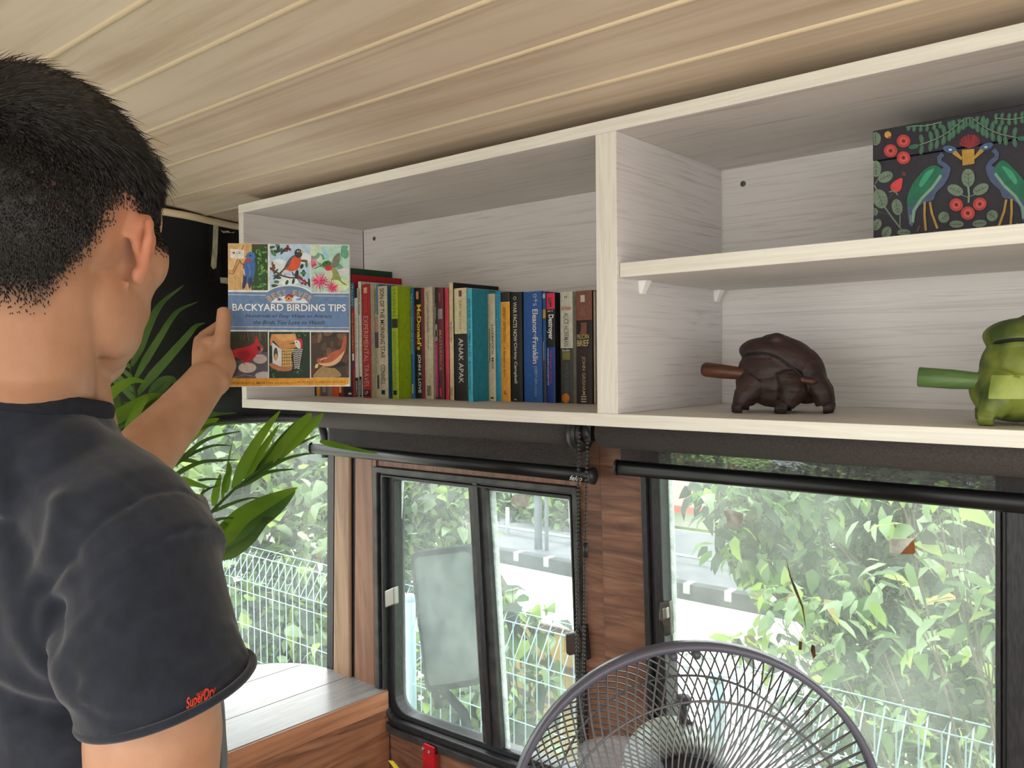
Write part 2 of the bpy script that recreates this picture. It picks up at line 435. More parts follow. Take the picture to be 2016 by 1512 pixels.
mb.prism([aw(645, 850, -.004), aw(657.5, 850, -.004), aw(655, 1332, -.004), aw(643.5, 1326, -.004)], (0, .03, 0))
pts = [Vector((0, 0, 0))]
mb.tube([wp(-.137, -.13, .0), wp(-.137, -.085, .0), wp(-.150, -.055, .002), fw(4, ZW - .002)], .011, 8)
mb.build('seal', [M_rubber], w3)
mb = MB(); mb.tube([fw(i, .383) + Vector((.012, -.006 if i < 12 else 0, 0)) for i in range(0, nC + 1)], .0075, 8)
struct(mb.build('trim_3', [M_bead]))
# torn tape left on the black lining
BH = BVHTree.FromObject(hd, bpy.context.evaluated_depsgraph_get())
def onfront(px, py, off=.004):
    d = ray(px, py).normalized(); h = BH.ray_cast(CL, d)
    return (h[0] if h[0] is not None else at(px, py, 0, -.24)) - d * off
M_tape = noisy('aged_cream_tape', rgb(226, 222, 196), rgb(160, 156, 130), 60, .7, pos=(.35, .75))
M_tape2 = noisy('black_tape', rgb(24, 24, 26), rgb(44, 44, 44), 50, .4)
root = thing('tape_strips', 'torn cream tape strips left on the black lining beside the cabinet', 'tape', onfront(424, 500))
def strip(px, name, m_, off=.004):
    n = len(px); p = [onfront(x, y, off) for x, y in px]
    q = MB(); q.prism(p, (ray(425, 500).normalized() * .001), 0); q.build(name, [m_], root)
strip([(411, 438), (437, 442), (436, 468), (434, 552), (409, 555), (412, 500)], 'backing', M_tape2, .003)
strip([(420, 441), (427, 440), (430, 446), (428, 500), (426, 527), (420, 530), (415, 524), (418, 490)], 'tape', M_tape, .006)
strip([(434, 453), (440, 455), (449, 454), (454, 458), (462, 456), (461, 459), (448, 458), (440, 459)], 'tape', M_tape, .006)
strip([(433, 546), (449, 547), (449, 559), (434, 557)], 'tape', M_tape, .006)

# right-hand wall with its two windows -----------------------------------
def seg(p, off=0.0): return wp(p[0], p[1], off)
def outer_of(inner, x0, x1, z0, z1, n):
    cx, cz = (x0 + x1) / 2, (z0 + z1) / 2; out = []
    for i, p in enumerate(inner):
        j = i % (n + 1); k = i // (n + 1)
        if j == n // 2: out.append([(x0, z1), (x1, z1), (x1, z0), (x0, z0)][k]); continue
        dx, dz = p[0] - cx, p[1] - cz
        side = [('L', 'T'), ('T', 'R'), ('R', 'B'), ('B', 'L')][k][0 if j < n // 2 else 1]
        out.append({'L': (x0, p[1]), 'R': (x1, p[1]), 'T': (p[0], z1), 'B': (p[0], z0)}[side])
    return out
def xz(v): return (v.x, v.z)
W1o = [xz(aw(741, 917)), xz(aw(1142, 958)), xz(aw(1163, 1590)), xz(aw(748, 1432))]       # outer corners of window 1 frame
W2o = [(aw(1270, 1100).x, -.03), (aw(2040, 1200).x, -.03), (aw(2040, 1200).x, -.70), (aw(1276, 1200).x, -.70)]
W1o[0] = (W1o[0][0], W1o[0][1]); 
NP = 6
def rp(c, r): return [(p.x, p.y) for p in roundpoly([Vector((a, b, 0)) for a, b in c], r, NP)]
def inset(c, l, r, t, b): return [(c[0][0] + l, c[0][1] - t), (c[1][0] - r, c[1][1] - t), (c[2][0] - r, c[2][1] + b), (c[3][0] + l, c[3][1] + b)]
hole1 = rp(inset(W1o, .012, .012, .010, .012), [.008, .008, .06, .06])
hole2 = rp(inset(W2o, .012, .012, .010, .012), [.03, .03, .06, .06])
xm = aw(1181, 1150).x     # joint between the upright board and the cross-grained panel
D_ = .035
wall = MB()
def wring(inner, x0, x1, z0, z1, mi):
    o_ = outer_of(inner, x0, x1, z0, z1, NP)
    wall.ring([seg(p) for p in o_], [seg(p) for p in inner], (0, D_, 0), mi)
ZT, ZB = .03, -.80
x_a = aw(743, 1100).x - .010
wring(hole1, x_a, xm, -.80, .0, 0)
wring(hole2, xm, W2o[1][0] + .06, -.80, .0, 0)
def wquad(x0, x1, z0, z1, mi):
    wall.prism([wp(x0, z0), wp(x1, z0), wp(x1, z1), wp(x0, z1)], (0, D_, 0), mi)
wquad(-.125, x_a, -.80, 0, 3)
wquad(-.105, XR, 0, .41, 2)
wquad(-.125, XR, -1.42, -.80, 0)
x3 = W2o[1][0] + .06
wquad(x3, XR, -.80, 0, 0)
wr = wall.build('wall_right', [M_woodh, M_woodv, M_black, M_rubber]); struct(wr)
# level boards laid over the wall below the windows
mb = MB()
zz = [-.672, -.80, -.93, -1.06, -1.19, -1.32]
b0 = aw(752, 1440).z
mb = MB()
# two upright corner posts with a dark gap
mb = MB(); mb.prism([aw(657.5, 870, -.010), aw(687, 870, -.010), aw(688, 1352, -.010), aw(655, 1338, -.010)], (0, .010, 0))
o = mb.build('trim_1', [M_post]); struct(o); bevel(o, .006, 3)
mb = MB(); mb.prism([aw(699, 876, -.005), aw(733, 878, -.005), aw(738, 1366, -.005), aw(697, 1352, -.005)], (0, .005, 0))
o = mb.build('trim_2', [M_woodv]); struct(o); bevel(o, .003, 2)
mb = MB(); mb.prism([aw(733.5, 878, -.010), aw(739.5, 878, -.010), aw(746, 1368, -.010), aw(738.8, 1368, -.010)], (0, .01, 0))
struct(mb.build('trim_4', [M_woodv]))
mb = MB(); mb.prism([aw(739, 903, -.006), aw(1144, 944, -.006), aw(1143, 957, -.006), aw(740, 916, -.006)], (0, .006, 0))
struct(mb.build('trim_5', [M_woodv]))
mb = MB(); mb.prism([aw(1180, 870, -.006), aw(1262, 880, -.006), aw(1290, 1500, -.006), aw(1196, 1500, -.006)], (0, .006, 0))
o = mb.build('trim_6', [M_woodh]); struct(o); bevel(o, .001, 1)
mb = MB(); mb.prism([aw(1259, 925, -.009), aw(1263.5, 925, -.009), aw(1288, 1500, -.009), aw(1284, 1500, -.009)], (0, .009, 0))
struct(mb.build('trim_7', [M_post]))

# window 1: rubber-set aluminium slider ---------------------------------
def wframe(name, outer, rads, steps, mats, parent=None):
    """steps: list of (inset l,r,t,b, offset_in, offset_out, matindex) nested rings"""
    mb = MB()
    for (a, b, off0, off1, mi, ra, rb) in steps:
        o_ = rp(inset(outer, *a), ra); i_ = rp(inset(outer, *b), rb)
        mb.ring([seg(p, off0) for p in o_], [seg(p, off0) for p in i_], (0, off1 - off0, 0), mi)
    return mb.build(name, mats, parent)
win1 = wframe('window_1', W1o, None, [
    ((0, 0, 0, 0), (.013, .010, .012, .016), -.012, .020, 0, [.004, .004, .06, .06], [.004, .004, .055, .055]),
    ((.013, .010, .012, .016), (.021, .014, .016, .028), -.004, .030, 1, [.004, .004, .055, .055], [.006, .006, .05, .05]),
    ((.021, .014, .016, .028), (.027, .018, .020, .034), -.009, .034, 1, [.006, .006, .05, .05], [.008, .008, .045, .045]),
    ((.027, .018, .020, .034), (.045, .024, .026, .046), .006, .038, 1, [.008, .008, .045, .045], [.01, .01, .04, .045]),
], [M_metalblk, M_rubber]); struct(win1); bevel(win1, .002, 2)
def panel(px, off, th, name, m_, parent, rad=None):
    p = [aw(x, y, off) for x, y in px]
    if rad: p = roundpoly(p, rad, 6)
    mb = MB(); mb.prism(p, (0, th, 0)); return mb.build(name, [m_], parent)
panel([(785, 932), (925, 946), (955, 1452), (780, 1400)], .030, .003, 'pane', M_glass, win1, [.004, .004, .004, .06])
panel([(946, 948), (1128, 968), (1152, 1545), (980, 1474)], .016, .003, 'pane', M_glass, win1)
st = panel([(919, 935), (952, 940), (986, 1478), (950, 1462)], -.002, .03, 'sash_stile', M_metalblk, win1)
bevel(st, .003, 2)
st = panel([(929, 940), (938, 941), (967, 1470), (958, 1466)], -.008, .008, 'sash_rib', M_rubber, win1)
panel([(950, 955), (973, 960), (1003, 1480), (984, 1474)], .012, .004, 'sealant', M_resid, win1)
panel([(955, 958), (1124, 976), (1123, 987), (1060, 976), (975, 969)], .012, .003, 'sealant', M_resid, win1)
panel([(1117, 980), (1125, 979), (1148, 1350), (1141, 1350), (1127, 1120)], .012, .003, 'sealant', M_resid, win1)
panel([(787, 938), (918, 952), (918, 960), (850, 951), (793, 948)], .028, .002, 'sealant', M_resid, win1)
panel([(785, 938), (795, 940), (786, 1100), (783, 1300), (779, 1375)], .028, .002, 'sealant', M_resid, win1)
M_stick = noisy('old_sticker_residue', rgb(205, 205, 196), rgb(160, 160, 150), 60, .8)
panel([(1012, 973), (1042, 975), (1043, 984), (1040, 998), (1018, 997), (1006, 990), (1006, 983)], .013, .0008, 'sticker_residue', M_stick, win1)
# catches
mb = MB(); p = [aw(757, 1164, -.016), aw(775, 1156, -.016), aw(776, 1190, -.016), aw(758, 1197, -.016)]
mb.prism(p, (0, .014, 0)); o = mb.build('catch', [M_steel], win1); bevel(o, .002, 2)
M_brownpl = mat('dark_brown_plastic', rgb(64, 52, 50), .35)
mb = MB(); p = [aw(1112, 1248, -.020), aw(1135, 1244, -.020), aw(1142, 1262, -.020), aw(1142, 1286, -.020), aw(1119, 1292, -.020), aw(1113, 1286, -.020)]
mb.prism(p, (0, .024, 0)); o = mb.build('catch', [M_brownpl], win1); bevel(o, .003, 2)
mb = MB(); mb.prism([aw(1134, 1230, -.012), aw(1150, 1232, -.012), aw(1156, 1300, -.012), aw(1138, 1298, -.012)], (0, .012, 0)); o = mb.build('catch_plate', [M_rubber], win1)

# window 2 ---------------------------------------------------------------
win2 = wframe('window_2', W2o, None, [
    ((0, 0, 0, 0), (.010, .030, .012, .016), -.010, .020, 0, [.02, .02, .06, .06], [.02, .02, .055, .055]),
    ((.010, .030, .012, .016), (.018, .036, .016, .026), -.002, .030, 0, [.02, .02, .055, .055], [.02, .02, .05, .05]),
    ((.018, .036, .016, .026), (.034, .042, .020, .046), -.007, .034, 0, [.02, .02, .05, .05], [.02, .02, .045, .045]),
], [M_rubber]); struct(win2); bevel(win2, .002, 2)
gl, gr_ = aw(1309, 1000).x, aw(1990, 1100).x
mb = MB(); mb.prism([wp(gl, -.035, .024), wp(gr_, -.035, .024), wp(gr_, -.68, .024), wp(gl + .004, -.68, .024)], (0, .003, 0)); mb.build('pane', [M_glass3], win2)
panel([(1311, 925), (1323, 928), (1331, 1180), (1333, 1290), (1322, 1290), (1316, 1100)], .020, .003, 'sealant', M_resid, win2)
panel([(1957, 985), (1988, 990), (1995, 1520), (1968, 1520), (1962, 1200)], .020, .003, 'sealant', M_resid, win2)
M_catch = noisy('dull_steel', rgb(110, 108, 104), rgb(60, 60, 58), 40, .35, metal=.6)
mb = MB(); mb.prism([aw(1299, 1186, -.012), aw(1318, 1184, -.012), aw(1321, 1250, -.012), aw(1308, 1254, -.012), aw(1304, 1225, -.012), aw(1296, 1222, -.012)], (0, .012, 0))
o = mb.build('catch', [M_catch], win2); bevel(o, .002, 2)
mb = MB(); mb.prism([aw(1303, 1198, -.020), aw(1312, 1196, -.020), aw(1314, 1218, -.020), aw(1305, 1222, -.020)], (0, .009, 0)); o = mb.build('catch_lever', [M_steel], win2); bevel(o, .002, 2)
# stickers and dead leaves stuck on the pane
panel([(1424, 1005), (1440, 1003), (1463, 1011), (1465, 1022), (1458, 1036), (1433, 1036), (1430, 1020)], .020, .001, 'sticker_residue', M_stick, win2)
o = panel([(1750, 1066), (1756, 1060), (1798, 1061), (1772, 1090), (1752, 1088)], .020, .001, 'sticker_residue', M_stick, win2)
M_rust = noisy('brown_dead_leaf', rgb(150, 92, 48), rgb(90, 52, 30), 80, .8)
panel([(1772, 1091), (1799, 1062), (1802, 1088), (1798, 1091)], .019, .001, 'leaf_scrap', M_rust, win2)
M_rust2 = noisy('dark_dead_leaf', rgb(96, 60, 40), rgb(50, 32, 24), 80, .8)
panel([(1573, 1262), (1579, 1264), (1578, 1280), (1572, 1279)], .019, .001, 'leaf_scrap', M_rust2, win2)
panel([(1598, 1269), (1604, 1272), (1606, 1292), (1601, 1297), (1596, 1280)], .019, .001, 'leaf_scrap', M_rust2, win2)
mb = MB(); mb.tube([aw(1549, 1105, .018), aw(1556, 1135, .018), aw(1566, 1160, .018), aw(1580, 1195, .018), aw(1587, 1238, .018)], [.0003, .0012, .0022, .0014, .0002], 6); mb.build('leaf_scrap', [M_rust2], win2)

# other walls, behind the photographer: unseen openings made large to brighten the room
mb = MB()
for (a, b, c, d) in ((XF, XR, ZF, -.95), (XF, XR, .35, .42), (XF, -.05, -.95, .35), (1.40, 1.47, -.95, .35), (XR - .10, XR, -.95, .35)):
    mb.box((a, YL - .04, c), (b, YL, d))
struct(mb.build('wall_left', [M_woodh]))
mb = MB()
for (a, b, c, d) in ((YL, -1.8, ZF, .45), (.12, .32, ZF, .45), (-1.8, .12, .34, .45)):
    mb.box((XR, a, c), (XR + .04, b, d))
struct(mb.build('wall_rear', [M_woodh]))
mb = MB(); mb.box((XF, YL, ZF - .03), (XR + .1, .36, ZF)); struct(mb.build('floor', [M_floor]))

# ============================================================ wooden ledge under the windscreen
ZL = -.62
root = thing('wooden_ledge', 'built-in wooden ledge with grey board top in the windscreen corner', 'ledge', (-.1, -.6, ZF))
edge = [(.035, .3125), (.032, .25), (.018, -.2), (.0, -.8), (-.03, -1.9)]
xs = lambda y, x: x
def ledge_piece(xa, xb, name, m_, z0, z1, inset_=.0, arc=True):
    mb = MB(); P = []
    ys = [-1.9, -1.2, -.6, -.1, .1, .2, .25, .28, .300, .313]
    def lim(y):   # inner face of the front wall at ledge height
        best = None
        for (u, v), (p, q) in zip(CB[:-1], CB[1:]):
            if (v - y) * (q - y) <= 0 and v != q: best = u + (p - u) * (y - v) / (q - v) + .012
        return best if best is not None else -.13
    for y in ys: P.append((max(xb(y), lim(y)), y))
    Q = [(max(xa(y), lim(y)), y) for y in ys]
    P2 = P + Q[::-1]
    mb.prism([(x, y, z0) for x, y in P2], (0, 0, z1 - z0))
    o = mb.build(name, [m_], root); return o
fe = lambda y: .036 + (y - .3) * .03
j1 = lambda y: -.088 + (y - .271) * .03; j2 = lambda y: -.231 + (y - .278) * .03
for a, b in ((lambda y: j1(y) + .0012, fe), (lambda y: j2(y) + .0012, lambda y: j1(y) - .0012), (lambda y: -.5, lambda y: j2(y) - .0012)):
    ledge_piece(a, b, 'top_board', M_top, ZL - .018, ZL)
mb = MB(); mb.prism([(fe(-1.9), -1.9, ZL - .040), (fe(.311), .311, ZL - .040), (fe(.311), .311, ZL - .0015), (fe(-1.9), -1.9, ZL - .0015)], (.006, 0, 0)); o = mb.build('edge_strip', [M_strip], root)
mb = MB()
zs = [ZL - .041, -.80, -.94, -1.09, -1.24, -1.40]
for i in range(5): mb.prism([(fe(-1.9) + .004, -1.9, zs[i + 1] + .0015), (fe(.311) + .004, .313, zs[i + 1] + .0015), (fe(.311) + .004, .313, zs[i]), (fe(-1.9) + .004, -1.9, zs[i])], (-.012, 0, 0))
mb.build('front_panel', [M_panel], root)

# ============================================================ wall cabinet
H, Dp, XD, T, TD, TS = .37555, .28894, .7969, .016, .0302, .0152
XE = 1.66
cab = thing('wall_cabinet', 'long whitewashed open wall cabinet of two bays above the windows', 'cabinet', (0, .14, 0))
def board(name, a, b, m_, edge_=None):
    mb = MB(); mb.box(a, b, 0)
    if edge_: mb.m[2] = 1   # front face (y-)
    o = mb.build(name, [m_, edge_ or m_], cab); bevel(o, .0006, 1); return o
board('top_panel', (0, 0, H - T), (XE, Dp - .001, H), M_cab, M_edge)
board('bottom_panel', (0, 0, 0), (XE, Dp - .001, T), M_cab, M_edge)
board('side_panel', (0, 0.0002, T), (TS, Dp - .006, H - T), M_cab_side, M_edge_v)
board('side_panel', (XE - TS, 0.0002, T), (XE, Dp - .006, H - T), M_cab_side, M_edge_v)
board('divider', (XD, 0.0002, T), (XD + TD, Dp - .006, H - T), M_cab_side, M_edge_v)
board('back_panel', (TS, Dp - .005, T), (XE - TS, Dp - .001, H - T), M_cab)
board('middle_shelf', (XD + TD + .001, .005, .1825), (XE - TS - .001, Dp - .006, .2002), M_cab, M_edge)
for y in (.056, .263):
    mb = MB(); x = XD + TD
    mb.hexa([(x, y - .005, .165), (x + .004, y - .005, .165), (x + .004, y + .005, .165), (x, y + .005, .165),
             (x, y - .008, .1822), (x + .012, y - .008, .1822), (x + .012, y + .008, .1822), (x, y + .008, .1822)])
    o = mb.build('shelf_peg', [M_white], cab); bevel(o, .001, 2)
M_screw = mat('grey_screw', rgb(100, 98, 92), .4, metal=.7)
for px, py in ((1463, 362), (737, 470), (1474, 764)):
    c = at(px, py, 1, Dp - .005)
    mb = MB(); mb.lathe(c, (0, -1, 0), [(.0042, 0), (.0042, .0008), (.0030, .0016), (.0012, .0012)], 12); mb.build('screw', [M_screw], cab)

# ============================================================ roller blinds
M_bar = mat('gloss_black_bar', rgb(16, 16, 18), .32, spec=.3)
M_brk = mat('black_plastic', rgb(34, 33, 35), .4)
def blind(x0, x1, fx0, zb, label, rollx0, rollx1):
    yb = .245
    root = thing('roller_blind', label, 'roller blind', ((x0 + x1) / 2, yb, -.03), 'roller blinds rolled up under the cabinet')
    mb = MB(); mb.tube([(rollx0, .232, -.030), (rollx1, .232, -.030)], .026, 24); mb.build('fabric_roll', [M_roll], root)
    mb = MB(); mb.box((fx0, .2572, zb), (x1 - .004, .2580, -.030)); mb.build('fabric', [M_blind], root)
    mb = MB(); V = []
    mb.tube([(x0, .2575, zb), (x1, .2575, zb)], .012, 16, flat=.6, up=(0, 0, 1)); o = mb.build('bottom_bar', [M_bar], root)
    mb = MB(); mb.tube([(x0 - .003, .2575, zb), (x0, .2575, zb)], .013, 16, flat=.65, up=(0, 0, 1)); mb.build('end_cap', [M_brk], root)
    mb = MB(); mb.tube([(x1, .2575, zb), (x1 + .006, .2575, zb)], .014, 16, flat=.8, up=(0, 0, 1)); mb.build('end_cap', [M_brk], root)
    return root
pa, pb = at(614, 882, 1, .2575), at(1164, 942, 1, .2575)
fa = at(649, 870, 1, .2575).x
xr1 = at(1138, 850, 1, .232).x
b1 = blind(pa.x, pb.x, fa, (pa.z + pb.z) / 2 + .002, 'dark roller blind with branded bottom bar over the smaller sliding window', at(622, 835, 1, .232).x, xr1)
pc, pd = at(1216, 914, 1, .2575), at(2016, 1000, 1, .2575)
b2 = blind(pc.x, 1.62, at(1222, 880, 1, .2575).x, (pc.z + at(2016, 1000, 1, .2575).z) / 2 - .0, 'dark roller blind hanging lower over the large window on the right', at(1188, 850, 1, .232).x, 1.60)
# bracket and chain of the first blind
mb = MB(); xb = xr1 + .002
mb.tube([(xb, .228, -.034), (xb + .012, .228, -.034)], .031, 28); mb.tube([(xb + .012, .228, -.034), (xb + .015, .228, -.034)], .026, 28)
mb.tube([(xb + .015, .228, -.034), (xb + .030, .228, -.030)], [.018, .016], 20); mb.box((xb + .012, .215, -.045), (xb + .034, .289, -.001))
o = mb.build('bracket', [M_brk], b1)
mb = MB(); mb.tube([(xb + .016, .2105, -.020), (xb + .016, .2105, -.012)], .0022, 8); mb.build('adjuster_pin', [M_steel], b1)
M_chain = mat('black_beads', rgb(46, 44, 44), .25, spec=.6)
def chain(pxs, y, name):
    mb = MB(); P = [at(a, b, 1, y) for a, b in pxs]; L_ = [0]
    for a, b in zip(P[:-1], P[1:]): L_.append(L_[-1] + (b - a).length)
    d = 0; step = .0064
    mb.tube(P, .0006, 4)
    while d < L_[-1]:
        for i in range(len(P) - 1):
            if L_[i] <= d <= L_[i + 1]:
                c = P[i].lerp(P[i + 1], (d - L_[i]) / (L_[i + 1] - L_[i])); mb.ball(c, .0027, None, 8, 6); break
        d += step
    return mb.build(name, [M_chain], b1)
chain([(1141, 852), (1139, 930), (1137, 1060), (1136, 1250), (1138, 1400), (1141, 1600)], .196, 'bead_chain')
chain([(1157, 872), (1154, 950), (1152, 1080), (1150, 1250), (1147, 1400), (1143, 1600)], .193, 'bead_chain')
mb = MB(); c = at(1153, 1083, 1, .193); mb.tube([c - Vector((0, 0, .011)), c + Vector((0, 0, .011))], .0042, 10); mb.build('chain_joiner', [M_brk], b1)
a = at(1121, 943, 1, .2445); b = at(1146, 945, 1, .2445)
mb = MB(); text_into(mb, 'felto', a + Vector((0, 0, -.002)), (1, 0, 0), (0, 0, 1), (b - a).length, .0085, 0, .4, .01)
mb.build('brand_lettering', [flat(200, 205, 205)], b1)

# red bracket and yellow strip at the foot of the picture
root = thing('red_bracket', 'red painted metal bracket screwed to the boards under the sliding window', 'bracket', aw(843, 1500, -.02))
M_red = noisy('red_paint', rgb(190, 30, 38), rgb(150, 20, 30), 30, .35)
mb = MB(); p = roundpoly([aw(832, 1463, -.022), aw(854, 1473, -.022), aw(856, 1640, -.022), aw(834, 1640, -.022)], [.004, .004, .004, .004], 4)
mb.prism(p, (0, .004, 0)); mb.box(tuple(aw(836, 1500, -.018) + Vector((0, 0, -.05))), tuple(aw(850, 1480, -.018) + Vector((0, .017, -.01))))
mb.build('plate', [M_red], root)
for px, py in ((833.8, 1473.5), (845.5, 1480)):
    c = aw(px, py, -.022); mb = MB(); mb.lathe(c, (0, -1, 0), [(.0036, 0), (.0034, .003), (.0014, .0032), (.0010, .0018)], 12); mb.build('screw', [M_steel], root)
mb = MB(); p = [aw(764, 1497, -.03), aw(773, 1498, -.03), aw(780, 1506, -.03), aw(788, 1516, -.03), aw(800, 1560, -.03), aw(788, 1560, -.03), aw(777, 1514, -.03)]
mb.prism(p, (0, .0015, 0)); o = mb.build('yellow_strip', [flat(232, 205, 60)]); tag(o, 'pointed tip of a yellow strip in front of the boards, left of the red bracket', 'strip')
# ============================================================ books
M_page = wood('yellowed_pages', rgb(206, 188, 152), rgb(170, 148, 110), (300, 3, 3), .8, .2, (.3, .7), .1)
M_pagew = wood('pale_pages', rgb(226, 218, 200), rgb(196, 186, 166), (300, 3, 3), .8, .2, (.3, .7), .1)
ZS = T
LASTX = 0.0
BROW = 'books standing in the left bay of the cabinet'
def book(px0, px1, pytop, label, spine, cover=None, bands=(), txt=(), ys=None, dep=.108, page=None, back=None, lean=0.0, parts=True, pyb=None):
    """spine seen between px0..px1 (pixels at its foot); bands: (f0,f1,colour[,u0,u1]); txt: (string,f0,f1,u0,u1,colour[,shear,bold,horizontal])
       f = fraction from the top down, u = fraction from the left"""
    ys = ys if ys is not None else Dp - .006 - dep
    x0, x1 = at(px0, 788, 1, ys).x + .0003, at(px1, 788, 1, ys).x - .0003
    global LASTX
    wd = x1 - x0; x0 = max(x0, LASTX + .0002); x1 = max(x1, x0 + wd * .75); LASTX = x1
    z0 = ZS + .0002; z1 = at((px0 + px1) / 2, pytop, 1, ys).z
    h = z1 - z0; cv = flat(*(cover or spine)); sp = flat(*spine)
    root = thing('book', label, 'book', ((x0 + x1) / 2, ys + dep / 2, z0), BROW)
    c = .0008; w_ = x1 - x0
    mb = MB()  # wrap-round cover: spine slightly rounded
    n = 5; prof = []
    for i in range(n + 1):
        t = i / n; prof.append((x0 + w_ * t, ys + .0016 - .0016 * math.sin(math.pi * t) ** .5))
    for i in range(n):
        a, b = prof[i], prof[i + 1]
        mb.hexa([(a[0], a[1], z0), (b[0], b[1], z0), (b[0], b[1] + c, z0), (a[0], a[1] + c, z0), (a[0], a[1], z1), (b[0], b[1], z1), (b[0], b[1] + c, z1), (a[0], a[1] + c, z1)], 0)
    mb.box((x0, ys + .0016, z0), (x0 + c, ys + dep, z1), 1); mb.box((x1 - c, ys + .0016, z0), (x1, ys + dep, z1), 1)
    mb.build('cover', [sp, cv], root)
    mb = MB(); mb.box((x0 + c, ys + .003, z0 + .0012), (x1 - c, ys + dep - .002, z1 - .0012)); mb.build('pages', [page or M_page], root)
    yf = lambda u: ys + .0016 - .0016 * math.sin(math.pi * min(1, max(0, u))) ** .5
    k = 0
    for bd in bands:
        f0, f1, col = bd[:3]; u0, u1 = (bd[3], bd[4]) if len(bd) > 3 else (0, 1); k += 1; e = .00012 * k
        mb = MB(); N_ = 8
        for i in range(N_):
            a = u0 + (u1 - u0) * i / N_; b = u0 + (u1 - u0) * (i + 1) / N_
            mb.add([(x0 + w_ * a, yf(a) - e, z1 - h * f1), (x0 + w_ * b, yf(b) - e, z1 - h * f1), (x0 + w_ * b, yf(b) - e, z1 - h * f0), (x0 + w_ * a, yf(a) - e, z1 - h * f0)], [(0, 1, 2, 3)])
        mb.build('spine_panel', [flat(*col)], root)
    e = .00012 * (k + 2)
    for t in txt:
        s_, f0, f1, u0, u1, col = t[:6]; sh = t[6] if len(t) > 6 else 0; bo = t[7] if len(t) > 7 else 0; hz = t[8] if len(t) > 8 else False
        if hz: wf = lambda a, b: Vector((x0 + w_ * (u0 + (u1 - u0) * a), yf(u0 + (u1 - u0) * a) - e, z1 - h * (f1 + (f0 - f1) * b)))
        else: wf = lambda a, b: Vector((x0 + w_ * (u0 + (u1 - u0) * b), yf(u0 + (u1 - u0) * b) - e, z1 - h * (f0 + (f1 - f0) * a)))
        mb = MB(); text_into(mb, s_, (0, 0, 0), (1, 0, 0), (0, 1, 0), 1, 1, 0, sh, bo, warp=wf)
        mb.build('spine_lettering', [flat(*col)], root)
    return root
W_ = (226, 222, 208); K = (24, 24, 26)
dT = .13
# half hidden books behind and under the held book
book(579, 594.3, 640, 'thin black book with small white logo, leftmost visible below the held book', K, txt=(('NATIONAL', .93, .96, .2, .8, W_, 0, 0, True), ('GEO', .90, .925, .3, .7, W_, 0, 0, True)), dep=.13)
book(594.5, 602.5, 640, 'thin orange-yellow book between the black logo spine and the grey photo spine', (214, 150, 40), dep=.13)
book(603, 635.5, 630, 'thick book with grey photo on its spine, seen under the held book', (132, 122, 112), bands=((.6, 1, (98, 86, 78), .1, .7), (.7, .95, (150, 138, 126), .3, .55)), dep=.13)
book(636, 652, 630, 'orange-red book right of the grey photo spine, foot showing below the held book', (206, 78, 40), dep=.13)
book(652.5, 666, 527, 'tall book with dark green cover rising behind the held book, yellow and dark red foot', (120, 30, 34), cover=(20, 66, 44), bands=((.0, .97, (214, 170, 80), .2, .7),), dep=.13)
book(666.5, 691, 541, 'tall black-spined book whose red cover rises above the slim white spines', (30, 26, 32), cover=(176, 28, 40), bands=((.9, .915, (90, 140, 190), .6, .8), (.965, .98, W_, .6, .9)), dep=.13)
book(691.5, 699, 556, 'dark red book with blue top, edge showing right beside the held book', (150, 32, 44), bands=((0, .22, (40, 90, 120)), (.62, .68, W_, .2, .8), (.68, .76, (110, 20, 70))), txt=(('ITALIAN', .02, .2, .2, .8, (160, 200, 220)), ('THE MODERN', .26, .6, .25, .75, (220, 160, 80))), dep=dT)
book(699, 706.5, 567, 'slim off-white book of stories by women, left of the collateral damage spine', (208, 206, 192), bands=((0, .09, K, .1, .9), (.82, .995, K, .1, .9)), txt=(('a collection of stories by women', .24, .62, .25, .75, (30, 30, 30)), ('SERPENTS', .85, .98, .3, .7, W_)), dep=dT)
book(707, 713.5, 554, 'slim off-white book titled collateral damage, left of the red travel book', (216, 214, 200), bands=((.82, .995, K, .15, .85),), txt=(('collateral damage', .06, .29, .2, .8, (20, 20, 20), 0, .01), ('edited by nancy keane', .34, .5, .3, .6, (60, 60, 60)), ('SERPENTS', .85, .98, .3, .7, W_)), dep=dT)
book(714, 730.5, 559, 'red book titled EXPERIMENTAL TRAVEL with worn orange spine foot', (168, 40, 42), cover=(196, 186, 160), bands=((.03, .08, (206, 170, 130), .3, .7), (.93, .985, (30, 26, 30), .1, .9)), txt=(('THE GUIDE TO', .10, .25, .3, .7, (206, 90, 80)), ('EXPERIMENTAL TRAVEL', .28, .91, .22, .78, (214, 160, 150)), ('LP', .94, .97, .3, .7, W_, 0, 0, True)), dep=dT + .01)
book(731.5, 745, 560, 'slim pastel book with blue back board, between red travel and cream Connell books', (196, 190, 160), cover=(60, 116, 160), bands=((.28, .42, (180, 150, 140), .1, .9), (.42, .56, (84, 80, 100), .1, 1), (.8, .92, (70, 70, 74), .5, 1), (.0, .27, (72, 128, 170), .55, 1)), txt=(('INTRODUCING', .04, .26, .15, .5, (50, 50, 50)), ('the great writers series', .58, .78, .3, .6, (90, 90, 90))), dep=dT)
book(745.5, 764, 563, 'cream book titled SON OF THE MORNING STAR, right of the pastel book', (208, 196, 168), cover=(50, 110, 150), bands=((.925, .965, K, .3, .7),), txt=(('SON OF THE MORNING STAR', .02, .64, .28, .74, (40, 36, 32), 0, .006), ('CONNELL', .70, .88, .28, .74, (40, 36, 32), 0, .006)), dep=dT + .008)
